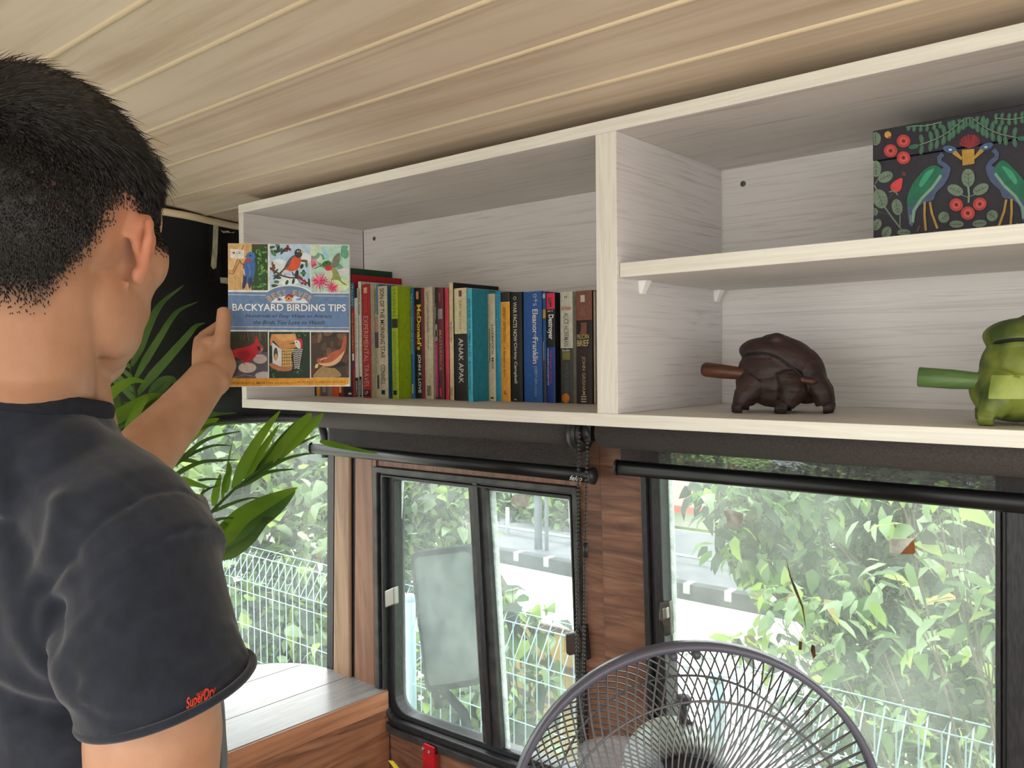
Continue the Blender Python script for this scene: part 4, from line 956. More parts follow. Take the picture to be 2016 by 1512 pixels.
def half(T_):
    def leaf(x, y, rx, ry, rot):
        PL(T_(ell(x, y, rx, ry, rot)), LG)
        a = math.radians(rot); LN(T_([(x - math.cos(a) * rx * .8, y - math.sin(a) * rx * .8), (x + math.cos(a) * rx * .8, y + math.sin(a) * rx * .8)]), 5, LG2)
        for s in (-.3, .15, .5):
            for d in (-1, 1):
                bx_, by_ = x + math.cos(a) * rx * s, y + math.sin(a) * rx * s
                LN(T_([(bx_, by_), (bx_ + math.cos(a + d * .9) * ry * .6, by_ + math.sin(a + d * .9) * ry * .6)]), 4, LG2)
    LN(T_([(100, 870), (130, 930), (200, 1080), (280, 1190), (350, 1280)]), 14, LG); LN(T_([(340, 1150), (340, 1270)]), 10, LG); LN(T_([(110, 860), (150, 790)]), 8, LG); LN(T_([(120, 1110), (250, 1150)]), 6, LG2); LN(T_([(230, 1000), (290, 930)]), 6, LG2)
    for q in ((112, 440, 62, 50, 90), (116, 720, 76, 50, 90), (205, 796, 72, 50, -24), (156, 1000, 92, 68, 70), (314, 1076, 76, 50, 80), (110, 1120, 36, 26, 80), (124, 1240, 56, 42, 120), (216, 1310, 56, 44, 120), (376, 1312, 62, 30, 0)): leaf(*q)
    for (x, y) in ((374, 462), (254, 553), (374, 618)):
        PL(T_(ell(x, y, 63, 60)), RD); PL(T_(ell(x, y, 36, 34)), (196, 108, 96)); PL(T_(ell(x, y, 26, 24)), (196, 52, 54)); PL(T_(ell(x, y, 13, 13)), (70, 24, 30))
    PL(T_(ell(228, 404, 32, 32)), (196, 152, 70)); PL(T_(ell(245, 430, 14, 12)), (150, 50, 50))
    PL(T_([(256, 870), (300, 830), (360, 806), (362, 860), (344, 920), (290, 940), (258, 910)]), (208, 66, 66), True); LN(T_([(240, 936), (290, 924), (320, 964)]), 12, LG); PL(T_(ell(378, 768, 22, 22)), (96, 52, 48))
    # fern sprays
    def fern(pts, n, L_, w_):
        c = smoothpoly(pts, 6, False); LN(T_(c), 8, (120, 150, 124))
        for i in range(n):
            p = c[int((i + .5) / n * (len(c) - 1))]
            for d in (-1, 1):
                PL(T_(ell(p[0] + 4, p[1] + d * L_ * .55, w_, L_ * .5, 12 * d, 10)), (62, 104, 82))
                LN(T_([(p[0], p[1]), (p[0] + 6, p[1] + d * L_ * .8)]), 4, (96, 134, 108))
    fern([(520, 500), (680, 440), (800, 370), (900, 290), (975, 225)], 9, 92, 22)
    fern([(400, 310), (560, 322), (730, 285)], 6, 56, 18); PL(T_(ell(470, 515, 50, 22, -12)), (50, 104, 78))
    # heron
    LN(T_([(740, 580), (706, 620), (712, 660), (760, 690), (790, 720)]), 44, BL); PL(T_(ell(806, 540, 66, 32, 10)), (66, 96, 134)); PL(T_(ell(810, 544, 16, 9)), (200, 206, 200))
    PL(T_([(850, 556), (868, 556), (922, 618), (912, 640), (826, 580)]), YE)
    PL(T_([(800, 700), (806, 760), (760, 860), (680, 940), (650, 1010), (560, 1040), (500, 1100), (468, 1236), (432, 1240), (410, 1080), (430, 960), (520, 900), (700, 740)]), BL, True)
    PL(T_([(716, 712), (724, 770), (640, 880), (560, 960), (470, 1050), (414, 1070), (412, 980), (460, 860), (560, 740), (650, 690)]), GR, True)
    PL(T_([(660, 720), (600, 820), (540, 890), (520, 860), (580, 760)]), (58, 152, 112), True)
    LN(T_([(724, 780), (640, 900), (540, 1000), (470, 1110), (460, 1220)]), 26, (122, 158, 134))
    LN(T_([(440, 1150), (436, 1236)]), 14, (110, 130, 120)); 
    LN(T_([(572, 1030), (570, 1150), (582, 1296)]), 22, (176, 140, 66)); LN(T_([(620, 1030), (640, 1140), (690, 1276)]), 22, (176, 140, 66)); LN(T_([(526, 1250), (500, 1304)]), 14, (104, 76, 66))
    # middle sprig half
    leaf(856, 920, 76, 50, 22); leaf(750, 1172, 52, 52, -40); leaf(868, 1236, 66, 34, 0)
    LN(T_([(900, 960), (975, 985)]), 8, LG)
    PL(T_(ell(866, 1056, 64, 60)), RD); PL(T_(ell(866, 1056, 36, 34)), (196, 108, 96)); PL(T_(ell(866, 1056, 26, 24)), (196, 52, 54)); PL(T_(ell(866, 1056, 13, 13)), (70, 24, 30))
half(lambda p: p)
KM = AB.k; AB.k = 0
half(lambda p: [(1950 - x, y - (1950 - 2 * x) * .075 * (1.0 if y < 700 else .45)) for x, y in p])
AB.k = max(KM, AB.k)
PL([(918, 545), (1034, 536), (1034, 674), (924, 692)], YE)
PL(ell(1000, 465, 92, 62, -8), (96, 30, 40)); 
for i in range(30):
    a = random.uniform(math.pi, 2 * math.pi); LN([(985, 530), (990 + math.cos(a) * 95, 500 + math.sin(a) * 100)], 7, (136, 40, 50))
PL(ell(976, 806, 62, 84), LG); LN([(976, 730), (980, 880)], 5, LG2); LN([(976, 880), (984, 960), (980, 1036)], 18, (118, 150, 128))
for s in (770, 810, 850):
    for d in (-1, 1): LN([(978, s + 10), (978 + d * 34, s - 18)], 4, LG2)
PL(ell(974, 1134, 66, 62), RD); PL(ell(974, 1134, 38, 36), (196, 108, 96)); PL(ell(974, 1134, 27, 25), (196, 52, 54)); PL(ell(974, 1134, 14, 14), (70, 24, 30))
AB.mb.build('front_print', AB.mats, db)

# ============================================================ carved frogs with sticks
M_frogb = noisy('dark_carved_wood', rgb(58, 38, 34), rgb(30, 20, 20), 30, .55, bump=.5, vec=(1, 1, 4))
M_stickb = wood('dark_turned_wood', rgb(96, 56, 38), rgb(44, 26, 22), (3, 60, 60), .4, 1.0)
M_frogg = noisy('green_painted_wood', rgb(120, 132, 52), rgb(56, 74, 30), 22, .5, bump=.3, pos=(.4, .6))
M_frogg2 = noisy('pale_green_paint', rgb(168, 178, 96), rgb(130, 150, 70), 40, .5)
M_stickg = wood('green_stained_wood', rgb(100, 128, 70), rgb(62, 92, 50), (4, 60, 60), .45, 1.0)
def frog(name, label, origin, s, mats, rot=0.0, sx=1.0):
    """sitting frog, snout towards +x and away, ridged back; local units metres at s=1"""
    root = thing(name, label, 'figurine', origin)
    R_ = Matrix.Rotation(rot, 3, 'Z')
    f = lambda x, y, z: Vector(origin) + R_ @ Vector((x * s * sx, y * s, z * s))
    mb = MB(); B = lambda c, r, M=None: mb.ball(f(*c), [v * s for v in r], (R_ @ M if M is not None else R_), 20, 14)
    ry = lambda a: Matrix.Rotation(math.radians(a), 3, 'Y')
    B((-.006, 0, .048), (.042, .036, .036), ry(8)); B((.010, 0, .066), (.040, .034, .026), ry(22)); B((-.010, 0, .074), (.036, .032, .018), ry(4))
    B((.036, 0, .046), (.021, .026, .034), ry(-14)); B((.004, 0, .083), (.024, .026, .012), ry(16)); B((-.028, 0, .036), (.022, .034, .026))
    B((-.004, -.008, .034), (.038, .030, .024)); B((.0, -.012, .026), (.034, .024, .020)); B((.034, .0, .030), (.022, .022, .020))
    if s > 1.05: B((-.020, -.006, .029), (.036, .034, .0275)); B((.02, 0, .03), (.04, .034, .028))
    B((.0, -.016, .089), (.011, .010, .008)); B((.0, .016, .089), (.011, .010, .008))
    for sd in (-1, 1):
        mb.tube([f(-.022, sd * .022, .036), f(-.036, sd * .030, .020), f(-.041, sd * .033, .0095)], [.018 * s, .014 * s, .0095 * s], 12)
        mb.tube([f(-.050, sd * .034, .0060), f(-.038, sd * .034, .0065)], [.006 * s, .008 * s], 8)
        mb.tube([f(.012, sd * .020, .042), f(.020, sd * .030, .024), f(.012, sd * .034, .0105)], [.020 * s, .0175 * s, .0105 * s], 12)
        mb.tube([f(.000, sd * .036, .0065), f(.014, sd * .035, .0070)], [.0065 * s, .0085 * s], 8)
        mb.tube([f(.042, sd * .012, .040), f(.052, sd * .017, .024), f(.056, sd * .018, .0105)], [.015 * s, .0135 * s, .0105 * s], 12)
        mb.tube([f(.066, sd * .020, .0060), f(.054, sd * .019, .0070)], [.005 * s, .008 * s], 8)
    def carve(co, n):
        return 0
    body = fuse('frog_body', mb, .0016 * s, 3, mats, root, disp=lambda c, n: .0006 * noise.noise(c * 90))
    # mouth groove: a dark line carved across the side and round the head
    g = MB(); pts = []
    bh = BVHTree.FromObject(body, bpy.context.evaluated_depsgraph_get())
    for t in range(22):
        a = t / 21; x = -.038 + .072 * a; z = .070 + .006 * math.sin(a * 3.1) - .030 * a ** 2.2
        h = bh.ray_cast(f(x, -.09, z) - Vector(origin), (R_ @ Vector((0, 1, 0))))
        if h[0] is not None: pts.append(h[0] + Vector(origin) + R_ @ Vector((0, .0004, 0)))
    if len(pts) > 3: g.tube(pts, [.0004] + [.0017 * s] * (len(pts) - 2) + [.0004], 6)
    g.build('mouth_groove', [mats[-1] if len(mats) > 2 else flat(14, 10, 10)], root)
    return root
ofr = at(1545, 812, 2, ZS); ofr = Vector((.9725, .135, ZS + .0002))
frog('frog_figurine', 'dark brown carved wooden frog holding a stick in its mouth on the cabinet floor', ofr, 1.0, [M_frogb], rot=.30)
def stick(a, b, prof, m_, name, label):
    a = Vector(a); b = Vector(b); d = b - a
    o = thing(name, label, 'stick', a)
    mb = MB(); mb.lathe(a, d, [(r, h * d.length) for r, h in prof], 20); mb.build('stick_shaft', [m_], o)
    mb = MB(); mb.lathe(a - d.normalized() * .0003, d, [(prof[1][0] * .86, 0), (prof[1][0] * .86, .0002)], 20); mb.build('stick_end', [m_], o); return o
sa = at(1384, 727, 1, .10); sb = at(1608, 752, 1, .118)
stick(sa, sb, [(.0045, 0), (.0082, .006), (.0092, .03), (.0090, .18), (.0078, .34), (.0062, .44), (.0068, .48), (.005, .6), (.0042, .97), (.002, 1)], M_stickb, 'rasp_stick', 'dark brown turned stick held in the brown frog, pointing left')
og = Vector((at(2052, 800, 1, .085).x, .085, ZS + .0002))
gf = frog('frog_figurine', 'green painted wooden frog cut off by the right edge of the photograph', og, 1.12, [M_frogg], rot=.22)
mb = MB(); bh = BVHTree.FromObject([c for c in gf.children][0], bpy.context.evaluated_depsgraph_get())
V = []; F = []; nx, nz = 14, 8
for j in range(nz + 1):
    for i in range(nx + 1):
        x = -.036 + .05 * i / nx; z = .026 + .022 * j / nz; h = bh.ray_cast(Vector((x, -.09, z)), Vector((0, 1, 0)))
        V.append((h[0] if h[0] is not None else Vector((x, 0, z))) + og + Vector((0, -.0006, 0)))
for j in range(nz):
    for i in range(nx): a = j * (nx + 1) + i; F.append((a, a + 1, a + nx + 2, a + nx + 1))
mb.add(V, F, 0, True); mb.build('flank_patch', [M_frogg2], gf)
sa = at(1808, 742, 1, .050); sb = at(2040, 758, 1, .066)
stick(sa, sb, [(.0095, 0), (.0100, .004), (.0098, .30), (.0088, .45), (.0072, .66), (.006, .97), (.002, 1)], M_stickg, 'rasp_stick', 'green stained stick held in the green frog, pointing left')
# ============================================================ outside
ZG = -2.2
M_road = noisy('pale_concrete_road', rgb(214, 210, 204), rgb(192, 188, 184), 3, .9)
M_walk = noisy('grey_footpath', rgb(98, 98, 104), rgb(80, 82, 90), 5, .9)
M_kerb = noisy('weathered_kerb', rgb(64, 64, 70), rgb(44, 46, 50), 6, .9)
M_yard = noisy('grey_bounce_ground', rgb(186, 180, 172), rgb(160, 154, 146), 4, .9)  # unseen ground made grey concrete so no green light bounces indoors
M_grass = noisy('grass', rgb(140, 170, 90), rgb(90, 130, 60), 8, .9)
mb = MB(); mb.box((-40, 1.0, ZG - .1), (40, 60, ZG - .004), 0); mb.box((-40, -25, ZG - .1), (40, 1.0, ZG - .004), 1); struct(mb.build('ground', [M_grass, M_yard]))
mb = MB(); mb.box((-40, 2.9, ZG - .02), (40, 6.15, ZG)); struct(mb.build('road', [M_road]))
mb = MB(); mb.box((-40, 6.27, ZG - .02), (40, 8.4, ZG + .14)); struct(mb.build('footpath', [M_walk]))
mb = MB(); mb.box((-40, 6.15, ZG - .02), (40, 6.27, ZG + .15), 0)
for i in range(16):
    x = -6.2 + i * .42
    if -3.1 < x < -2.6: continue
    mb.box((x, 6.145, ZG + .06), (x + .07, 6.272, ZG + .154), 1)
struct(mb.build('kerb', [M_kerb, flat(150, 150, 148)]))

M_fence = mat('pale_blue_green_wire', rgb(146, 176, 184), .4, metal=.2)
ZF0 = -.795
def fence_panel(x0, x1, label):
    root = thing('mesh_fence', label, 'fence', ((x0 + x1) / 2, 1.25, ZG), 'panels of roll-top mesh fence beside the bus')
    r = .0021; d = .048
    v = MB(); h = MB()
    n = int((x1 - x0) / .05)
    for i in range(n + 1):
        x = x0 + i * .05
        v.tube([(x, 1.25 + .004, ZF0 - .13), (x, 1.25 + .09, ZF0), (x, 1.25, ZF0 - .004), (x, 1.25, ZG)], r, 5, cap=False)
    for z, y in ((ZF0 - .004, 1.25), (ZF0, 1.25 + .09), (ZF0 - .13, 1.25), (ZF0 - .18, 1.25)):
        h.tube([(x0, y, z + .003), (x1, y, z + .003)], r, 5)
    z = ZF0 - .33
    while z > ZG:
        h.tube([(x0, 1.247, z), (x1, 1.247, z)], r, 5); z -= .15
    v.build('upright_wires', [M_fence], root); h.build('level_wires', [M_fence], root)
    return root
fence_panel(-3.1, -.95, 'pale roll-top wire fence panel seen through the windscreen, below the leaves')
fence_panel(-.90, .30, 'pale roll-top wire fence panel behind the truck mirror and leafy vine')
fence_panel(.36, 2.2, 'pale roll-top wire fence panel behind the fan, lower right')
for i, (x, lb) in enumerate(((-.925, 'round fence post at the left end of the fence panel behind the truck mirror'), (.33, 'round fence post between the vine and the right fence panel'))):
    mb = MB(); mb.tube([(x, 1.27, ZG), (x, 1.27, ZF0 - .02)], .02, 12); mb.ball((x, 1.27, ZF0 - .02), .022); tag(mb.build('fence_post', [M_fence], origin=(x, 1.27, ZG)), lb, 'post')

# yellow boarded structure
M_yel = wood('pale_yellow_boards', rgb(176, 146, 88), rgb(156, 124, 70), (30, 30, 3), .7)
M_fr = flat(80, 58, 50)
ya, yb2 = at(1040, 1229, 1, 2.3), at(1150, 1229, 1, 2.3)
root = thing('board_enclosure', 'yellow boarded enclosure with dark rails behind the vine on the fence', 'enclosure', ((ya.x + yb2.x) / 2, 2.3, ZG))
mb = MB(); x = ya.x - .22
while x < yb2.x + .02:
    mb.box((x, 2.3, ZG), (x + .086, 2.318, ya.z - .01)); x += .089
mb.build('boards', [M_yel], root)
mb = MB()
for py in (1229, 1302, 1372): z = at(1060, py, 1, 2.29).z; mb.box((ya.x - .23, 2.28, z - .014), (yb2.x + .10, 2.30, z + .010))
mb.build('rails', [M_fr], root)

# far house with red roof
root = thing('house', 'white walled house with a red roof and orange pillar across the road', 'house', (-3.4, 7.4, ZG))
hx0 = at(1318, 1050, 1, 8.2).x; hx1 = at(1434, 1100, 1, 8.2).x
hzt = at(1320, 1030, 1, 8.2).z; hz2 = at(1400, 1066, 1, 8.2).z
mb = MB(); mb.box((hx0 - 2.2, 8.4, ZG), (hx1, 8.6, hz2)); mb.box((hx0 - 2.2, 9.2, ZG), (hx1 - .6, 9.4, hzt)); mb.build('wall', [flat(236, 234, 230)], root)
mb = MB()
x = hx0 - 2.1
while x < hx1: mb.tube([(x, 8.34, ZG), (x, 8.34, hz2 - .35)], .006, 5); x += .16
for z in (hz2 - .36, hz2 - .6, hz2 - .85): mb.tube([(hx0 - 2.2, 8.34, z), (hx1, 8.34, z)], .006, 5)
mb.build('wall_grille', [flat(190, 190, 190)], root)
mb = MB(); mb.hexa([(hx0 - 2.4, 8.9, hzt), (hx1 - .5, 8.9, hzt), (hx1 - .5, 10.4, hzt + .1), (hx0 - 2.4, 10.4, hzt + .1), (hx0 - 2.4, 8.9, hzt + .09), (hx1 - .5, 8.9, hzt + .09), (hx1 - .5, 10.4, hzt + .2), (hx0 - 2.4, 10.4, hzt + .2)])
mb.build('roof', [flat(196, 84, 74)], root)
mb = MB(); mb.box((hx1, 8.3, ZG), (hx1 + .16, 8.6, at(1440, 1045, 1, 8.2).z)); mb.build('pillar', [flat(226, 106, 84)], root)

# lamp post by the kerb
p = at(998, 1105, 2, ZG + .1)
mb = MB(); mb.tube([(p.x, 6.5, ZG + .1), (p.x, 6.5, 1.6)], .045, 12); mb.tube([(p.x + .12, 6.5, ZG + .1), (p.x + .12, 6.5, 1.5)], .022, 8)
tag(mb.build('street_pole', [flat(120, 128, 136)], origin=(p.x, 6.5, ZG)), 'grey double pole rising from the far kerb, seen in the sliding window', 'pole')
z = at(1040, 1045, 1, 6.9).z
mb = MB()
for zz in (z, z - .75): mb.tube([(p.x - 3, 6.9, zz), (p.x + 2.6, 6.9, zz)], .018, 8)
for k in range(6): mb.tube([(p.x - 2.9 + k * 1.05, 6.9, ZG), (p.x - 2.9 + k * 1.05, 6.9, z + .25)], .024, 8)
tag(mb.build('metal_railing', [flat(150, 160, 164)], origin=(p.x, 6.9, ZG)), 'thin metal railing behind the far footpath in front of bushes', 'railing')

# ------------------------------------------------------------ foliage
LM = [leafmat('leaf_mid_green', rgb(112, 142, 84), rgb(76, 108, 60)), leafmat('leaf_bright_green', rgb(164, 186, 92), rgb(128, 158, 76)),
      leafmat('leaf_deep_green', rgb(48, 68, 50), rgb(28, 44, 34), .5, .35), leafmat('leaf_pale_green', rgb(158, 178, 142), rgb(122, 148, 108)), leafmat('leaf_browning', rgb(168, 150, 100), rgb(130, 108, 74))]
M_twig = flat(96, 82, 66)
def add_leaf(mb, p, d, up, L_, W_l, mi, curl=.15):
    d = d.normalized(); s = d.cross(up)
    if s.length < 1e-3: s = d.cross(Vector((1, .3, 0)))
    s.normalize(); n = s.cross(d)
    f = lambda a, b, c: p + d * (a * L_) + s * (b * W_l) + n * (c * L_)
    V = [f(0, 0, 0), f(.28, 0, curl * .12), f(.68, 0, curl * .05), f(1, 0, -curl), f(.25, -.5, curl * .35), f(.66, -.38, curl * .15), f(.25, .5, curl * .35), f(.66, .38, curl * .15)]
    mb.add(V, [(0, 1, 4), (4, 1, 2, 5), (5, 2, 3), (0, 6, 1), (6, 7, 2, 1), (7, 3, 2)], mi, True)
def foliage(blobs, n, size, weights, seed, hang=.5, ratio=.5):
    rnd = random.Random(seed); mb = MB(); tot = sum(b[1][0] * b[1][1] * b[1][2] for b in blobs)
    for c, r in blobs:
        k = int(n * r[0] * r[1] * r[2] / tot) + 3
        for _ in range(k):
            while True:
                q = Vector((rnd.uniform(-1, 1), rnd.uniform(-1, 1), rnd.uniform(-1, 1)))
                if q.length <= 1: break
            q = q * (q.length ** .25 / max(q.length ** .25, 1e-3))
            p = Vector(c) + Vector((q.x * r[0], q.y * r[1], q.z * r[2]))
            d = Vector((rnd.gauss(0, 1), rnd.gauss(0, 1), rnd.gauss(-hang, .7)))
            up = Vector((rnd.gauss(0, .5), rnd.gauss(0, .5), 1))
            L_ = size * rnd.uniform(.6, 1.25)
            add_leaf(mb, p, d, up, L_, L_ * ratio * rnd.uniform(.8, 1.2), rnd.choices(range(5), weights)[0], rnd.uniform(.05, .3))
    return mb
def twigs(mb, base, blobs, seed, r=.02, n=5):
    rnd = random.Random(seed)
    for c, rr in blobs:
        c = Vector(c); b = Vector(base); mid = b.lerp(c, .55) + Vector((rnd.uniform(-.1, .1), rnd.uniform(-.1, .1), rnd.uniform(-.05, .15)))
        mb.tube([b, mid, c], [r, r * .6, r * .3], 6)
        for _ in range(n):
            e = c + Vector((rnd.uniform(-1, 1) * rr[0], rnd.uniform(-1, 1) * rr[1], rnd.uniform(-1, 1) * rr[2])) * .8
            mb.tube([c.lerp(mid, rnd.uniform(0, .5)), (c + e) / 2 + Vector((0, 0, rnd.uniform(-.05, .05))), e], [r * .3, r * .2, r * .08], 4)
def plant(name, label, cat, base, blobs, n, size, weights, seed, r=.02, hang=.5, ratio=.5, tw=5, group=None):
    root = thing(name, label, cat, base, group)
    foliage(blobs, n, size, weights, seed, hang, ratio).build('foliage', LM, root)
    mb = MB(); twigs(mb, base, blobs, seed, r, tw); mb.build('branches', [M_twig], root); return root
def bl(px, py, y, rx, ry, rz): c = at(px, py, 1, y); return ((c.x, c.y, c.z), (rx, ry, rz))
# seen through the windscreen
plant('leafy_tree', 'broad-leaved tree filling the windscreen view behind the palm', 'tree', (-3.6, 3.0, ZG),
      [bl(420, 900, 2.3, .6, .45, .42), bl(520, 940, 2.5, .7, .5, .5), bl(600, 1000, 2.4, .5, .4, .45), bl(560, 880, 2.6, .7, .4, .4), bl(470, 1060, 2.2, .5, .4, .35), bl(360, 960, 2.0, .6, .4, .5), bl(250, 900, 1.2, .5, .5, .5)], 3200, .125, (5, 4, 4, 4, .1), 3, .04, ratio=.62)
plant('vine_thicket', 'leafy thicket growing behind the left fence panel under the tree', 'bush', (-2.4, 1.9, ZG),
      [bl(480, 1180, 1.95, .5, .3, .35), bl(560, 1230, 1.95, .45, .3, .35), bl(620, 1180, 2.0, .35, .3, .4), bl(610, 1270, 1.9, .4, .28, .3), bl(440, 1260, 1.9, .5, .3, .4)], 2300, .105, (5, 3, 6, 3, .1), 4, .02, ratio=.6)
# left pane of the sliding window
plant('slender_tree', 'slender tree behind the truck mirror in the left sliding pane', 'tree', (-1.9, 3.6, ZG),
      [bl(830, 980, 3.2, .42, .35, .30), bl(890, 1010, 3.3, .32, .3, .28), bl(800, 1060, 3.0, .25, .3, .35), bl(900, 950, 3.4, .4, .3, .2), bl(790, 1180, 2.8, .2, .3, .5)], 1800, .11, (5, 2, 6, 3, .1), 5, .03, ratio=.55)
plant('low_shrub', 'pale shrub low behind the truck mirror arm', 'shrub', (-1.35, 1.6, ZG),
      [bl(790, 1330, 1.6, .22, .2, .25), bl(870, 1400, 1.6, .3, .2, .2), bl(940, 1330, 1.7, .2, .2, .3)], 420, .11, (5, 3, 2, 5, .2), 6, .012)
plant('fence_vine', 'leafy vine with seed heads climbing the fence in front of the yellow boards', 'vine', (-.42, 1.36, ZG),
      [bl(1010, 1190, 1.42, .07, .08, .09), bl(1050, 1215, 1.42, .11, .08, .08), bl(1000, 1260, 1.42, .12, .10, .12), bl(1060, 1290, 1.42, .12, .10, .13), bl(1040, 1370, 1.42, .13, .10, .15), bl(1000, 1410, 1.42, .10, .10, .16), bl(1030, 1460, 1.42, .12, .10, .12)], 150, .100, (6, 2, 6, 2, .1), 7, .006, hang=1.0, ratio=.5, tw=4)
plant('hedge', 'far green hedge behind the railing across the road', 'hedge', (-5.2, 7.6, ZG),
      [bl(990, 1000, 8.2, 1.0, .7, .8), bl(1060, 1010, 8.2, 1.0, .7, .8), bl(1110, 1000, 8.0, .5, .5, .8), bl(1040, 1075, 7.5, 1.2, .3, .28), bl(1110, 1065, 7.5, .6, .3, .4), bl(1010, 1085, 7.3, .9, .25, .22), bl(1090, 1088, 7.3, .9, .25, .22)], 2200, .20, (5, 2, 5, 4, .4), 8, .05)
plant('far_tree', 'hazy tree above the red roofed house', 'tree', (-4.0, 13.0, ZG),
      [bl(1330, 960, 13, 1.0, .8, .7), bl(1400, 975, 13, .9, .8, .5), bl(1300, 900, 13, 1.2, .8, .7), bl(1480, 1000, 13, 1.2, .8, .8), bl(1560, 1020, 13, 1.2, .8, 1.0)], 1600, .28, (4, 2, 3, 6, .4), 9, .08)
# large window
plant('overhanging_tree', 'leafy branch hanging into the large window from the upper left', 'tree', (.9, 3.4, ZG),
      [bl(1420, 985, 1.9, .12, .12, .08), bl(1500, 1000, 2.0, .2, .2, .12), bl(1460, 1070, 1.9, .12, .14, .10), bl(1530, 1090, 2.0, .17, .2, .12), bl(1580, 980, 2.1, .22, .2, .14), bl(1600, 1130, 2.2, .16, .2, .12), bl(1490, 1120, 2.0, .08, .1, .06), bl(1440, 960, 2.1, .18, .2, .08)], 900, .080, (6, 3, 9, 2, .1), 10, .012, hang=.9, ratio=.48)
plant('dense_bush', 'dense dark green bush filling the right of the large window', 'bush', (1.9, 2.5, ZG),
      [bl(1700, 1000, 2.6, .4, .3, .25), bl(1800, 980, 2.6, .45, .3, .25), bl(1760, 1130, 2.6, .45, .3, .35), bl(1900, 1050, 2.6, .4, .3, .4), bl(1820, 1280, 2.5, .45, .3, .35), bl(1930, 1260, 2.5, .4, .3, .45), bl(1720, 1310, 2.4, .25, .25, .2), bl(1900, 1430, 2.2, .4, .3, .2), bl(1700, 1450, 2.2, .35, .3, .15)], 12000, .060, (4, 1, 11, 1, .12), 11, .03, hang=.4, ratio=.5, tw=9)
plant('near_vine', 'pale broad-leaved vine close outside the right half of the large window', 'vine', (1.25, 1.5, ZG),
      [bl(1620, 1250, 1.55, .13, .1, .07), bl(1540, 1225, 1.6, .09, .1, .05), bl(1700, 1180, 1.4, .10, .1, .16), bl(1780, 1000, 1.1, .12, .08, .08), bl(1840, 1040, 1.1, .12, .1, .10), bl(1930, 990, 1.0, .10, .08, .06), bl(1900, 1120, 1.1, .12, .1, .1), bl(1940, 1260, 1.1, .10, .1, .14), bl(1800, 1190, 1.3, .16, .1, .12), bl(1640, 1330, 1.5, .10, .1, .07), bl(1850, 1440, 1.45, .18, .08, .06), bl(1720, 1390, 1.45, .1, .1, .06)], 230, .068, (5, 4, 3, 5, .12), 12, .006, hang=.7, ratio=.42, tw=5)
plant('front_vine', 'slender bright vine over the white road in the middle of the large window', 'vine', (.75, 1.8, ZG),
      [bl(1530, 1180, 1.7, .10, .08, .05), bl(1600, 1190, 1.7, .10, .08, .06), bl(1480, 1260, 1.7, .08, .08, .04), bl(1560, 1290, 1.7, .10, .08, .04)], 90, .075, (3, 6, 2, 4, .5), 13, .004, hang=.4, ratio=.5, tw=4)
for px, py, seed in ((1470, 1010, 31),): pass
# parked blue things behind the trees
c = at(1650, 1140, 1, 7.6)
root = thing('parked_van', 'pale grey van with blue trim glimpsed through leaves across the road', 'van', (c.x, 7.6, ZG))
mb = MB(); mb.hexa([(c.x - .9, 7.3, ZG + .35), (c.x + 1.6, 7.3, ZG + .35), (c.x + 1.6, 8.6, ZG + .35), (c.x - .9, 8.6, ZG + .35), (c.x - .5, 7.4, ZG + 1.6), (c.x + 1.55, 7.4, ZG + 1.6), (c.x + 1.55, 8.5, ZG + 1.6), (c.x - .5, 8.5, ZG + 1.6)])
o = mb.build('van_body', [flat(206, 212, 220)], root); bevel(o, .06, 3)
mb = MB()
for x in (c.x - .45, c.x + 1.15): mb.tube([(x, 7.28, ZG + .35), (x, 7.48, ZG + .35)], .33, 20)
mb.build('wheels', [M_rubber], root)
mb = MB(); mb.box((c.x - .88, 7.28, ZG + .7), (c.x + 1.6, 7.31, ZG + .85)); mb.build('blue_trim', [flat(110, 160, 220)], root)

# ============================================================ truck mirror on its arm
M_mirror = noisy('dusty_mirror_sky_tint', rgb(126, 142, 140), rgb(96, 112, 110), 22, .5, .1, metal=.1, vec=(1, 1, .6))  # grey-green base colour stands in for hazy sky mirrored in the dusty glass
M_mframe = noisy('mirror_rubber', rgb(30, 34, 36), rgb(44, 48, 50), 40, .9, spec=.03)
mtl, mtr, mbr, mbl = att(806, 1088, 2.02), att(932, 1072, 1.95), att(948, 1348, 1.95), att(838, 1366, 2.02)
root = thing('wing_mirror', 'large dusty rectangular truck mirror on a bent arm outside the sliding window', 'mirror', (mbl + mbr) / 2)
O4 = roundpoly([mtl, mtr, mbr, mbl], [.022, .026, .02, .024], 6)
cen = (mtl + mtr + mbr + mbl) / 4
I4 = [cen + (p - cen) * .915 for p in O4]; nrm = (mtr - mtl).cross(mbl - mtl).normalized()
if nrm.dot(CL - cen) < 0: nrm = -nrm
mb = MB(); mb.ring(O4, I4, nrm * -.022); o = mb.build('frame', [M_mframe], root); bevel(o, .003, 2)
mb = MB(); mb.prism([p - nrm * .004 for p in I4], nrm * -.004); mb.build('mirror_glass', [M_mirror], root)
mb = MB(); mb.prism([cen + (p - cen) * .97 - nrm * .020 for p in O4], nrm * -.03); o = mb.build('shell', [M_mframe], root); bevel(o, .01, 2)
mb = MB(); c = att(853, 1362, 2.0); mb.tube([c - nrm * .02, att(851, 1375, 2.0) - nrm * .02, att(856, 1400, 2.0) - nrm * .02], .010, 10)
mb.tube([att(862, 1350, 2.02), at(885, 1372, 1, .55), at(912, 1402, 1, .50), at(924, 1440, 1, .44), at(926, 1520, 1, .38), at(926, 1600, 1, .372)], .011, 12)
mb.build('arm', [M_mframe], root)
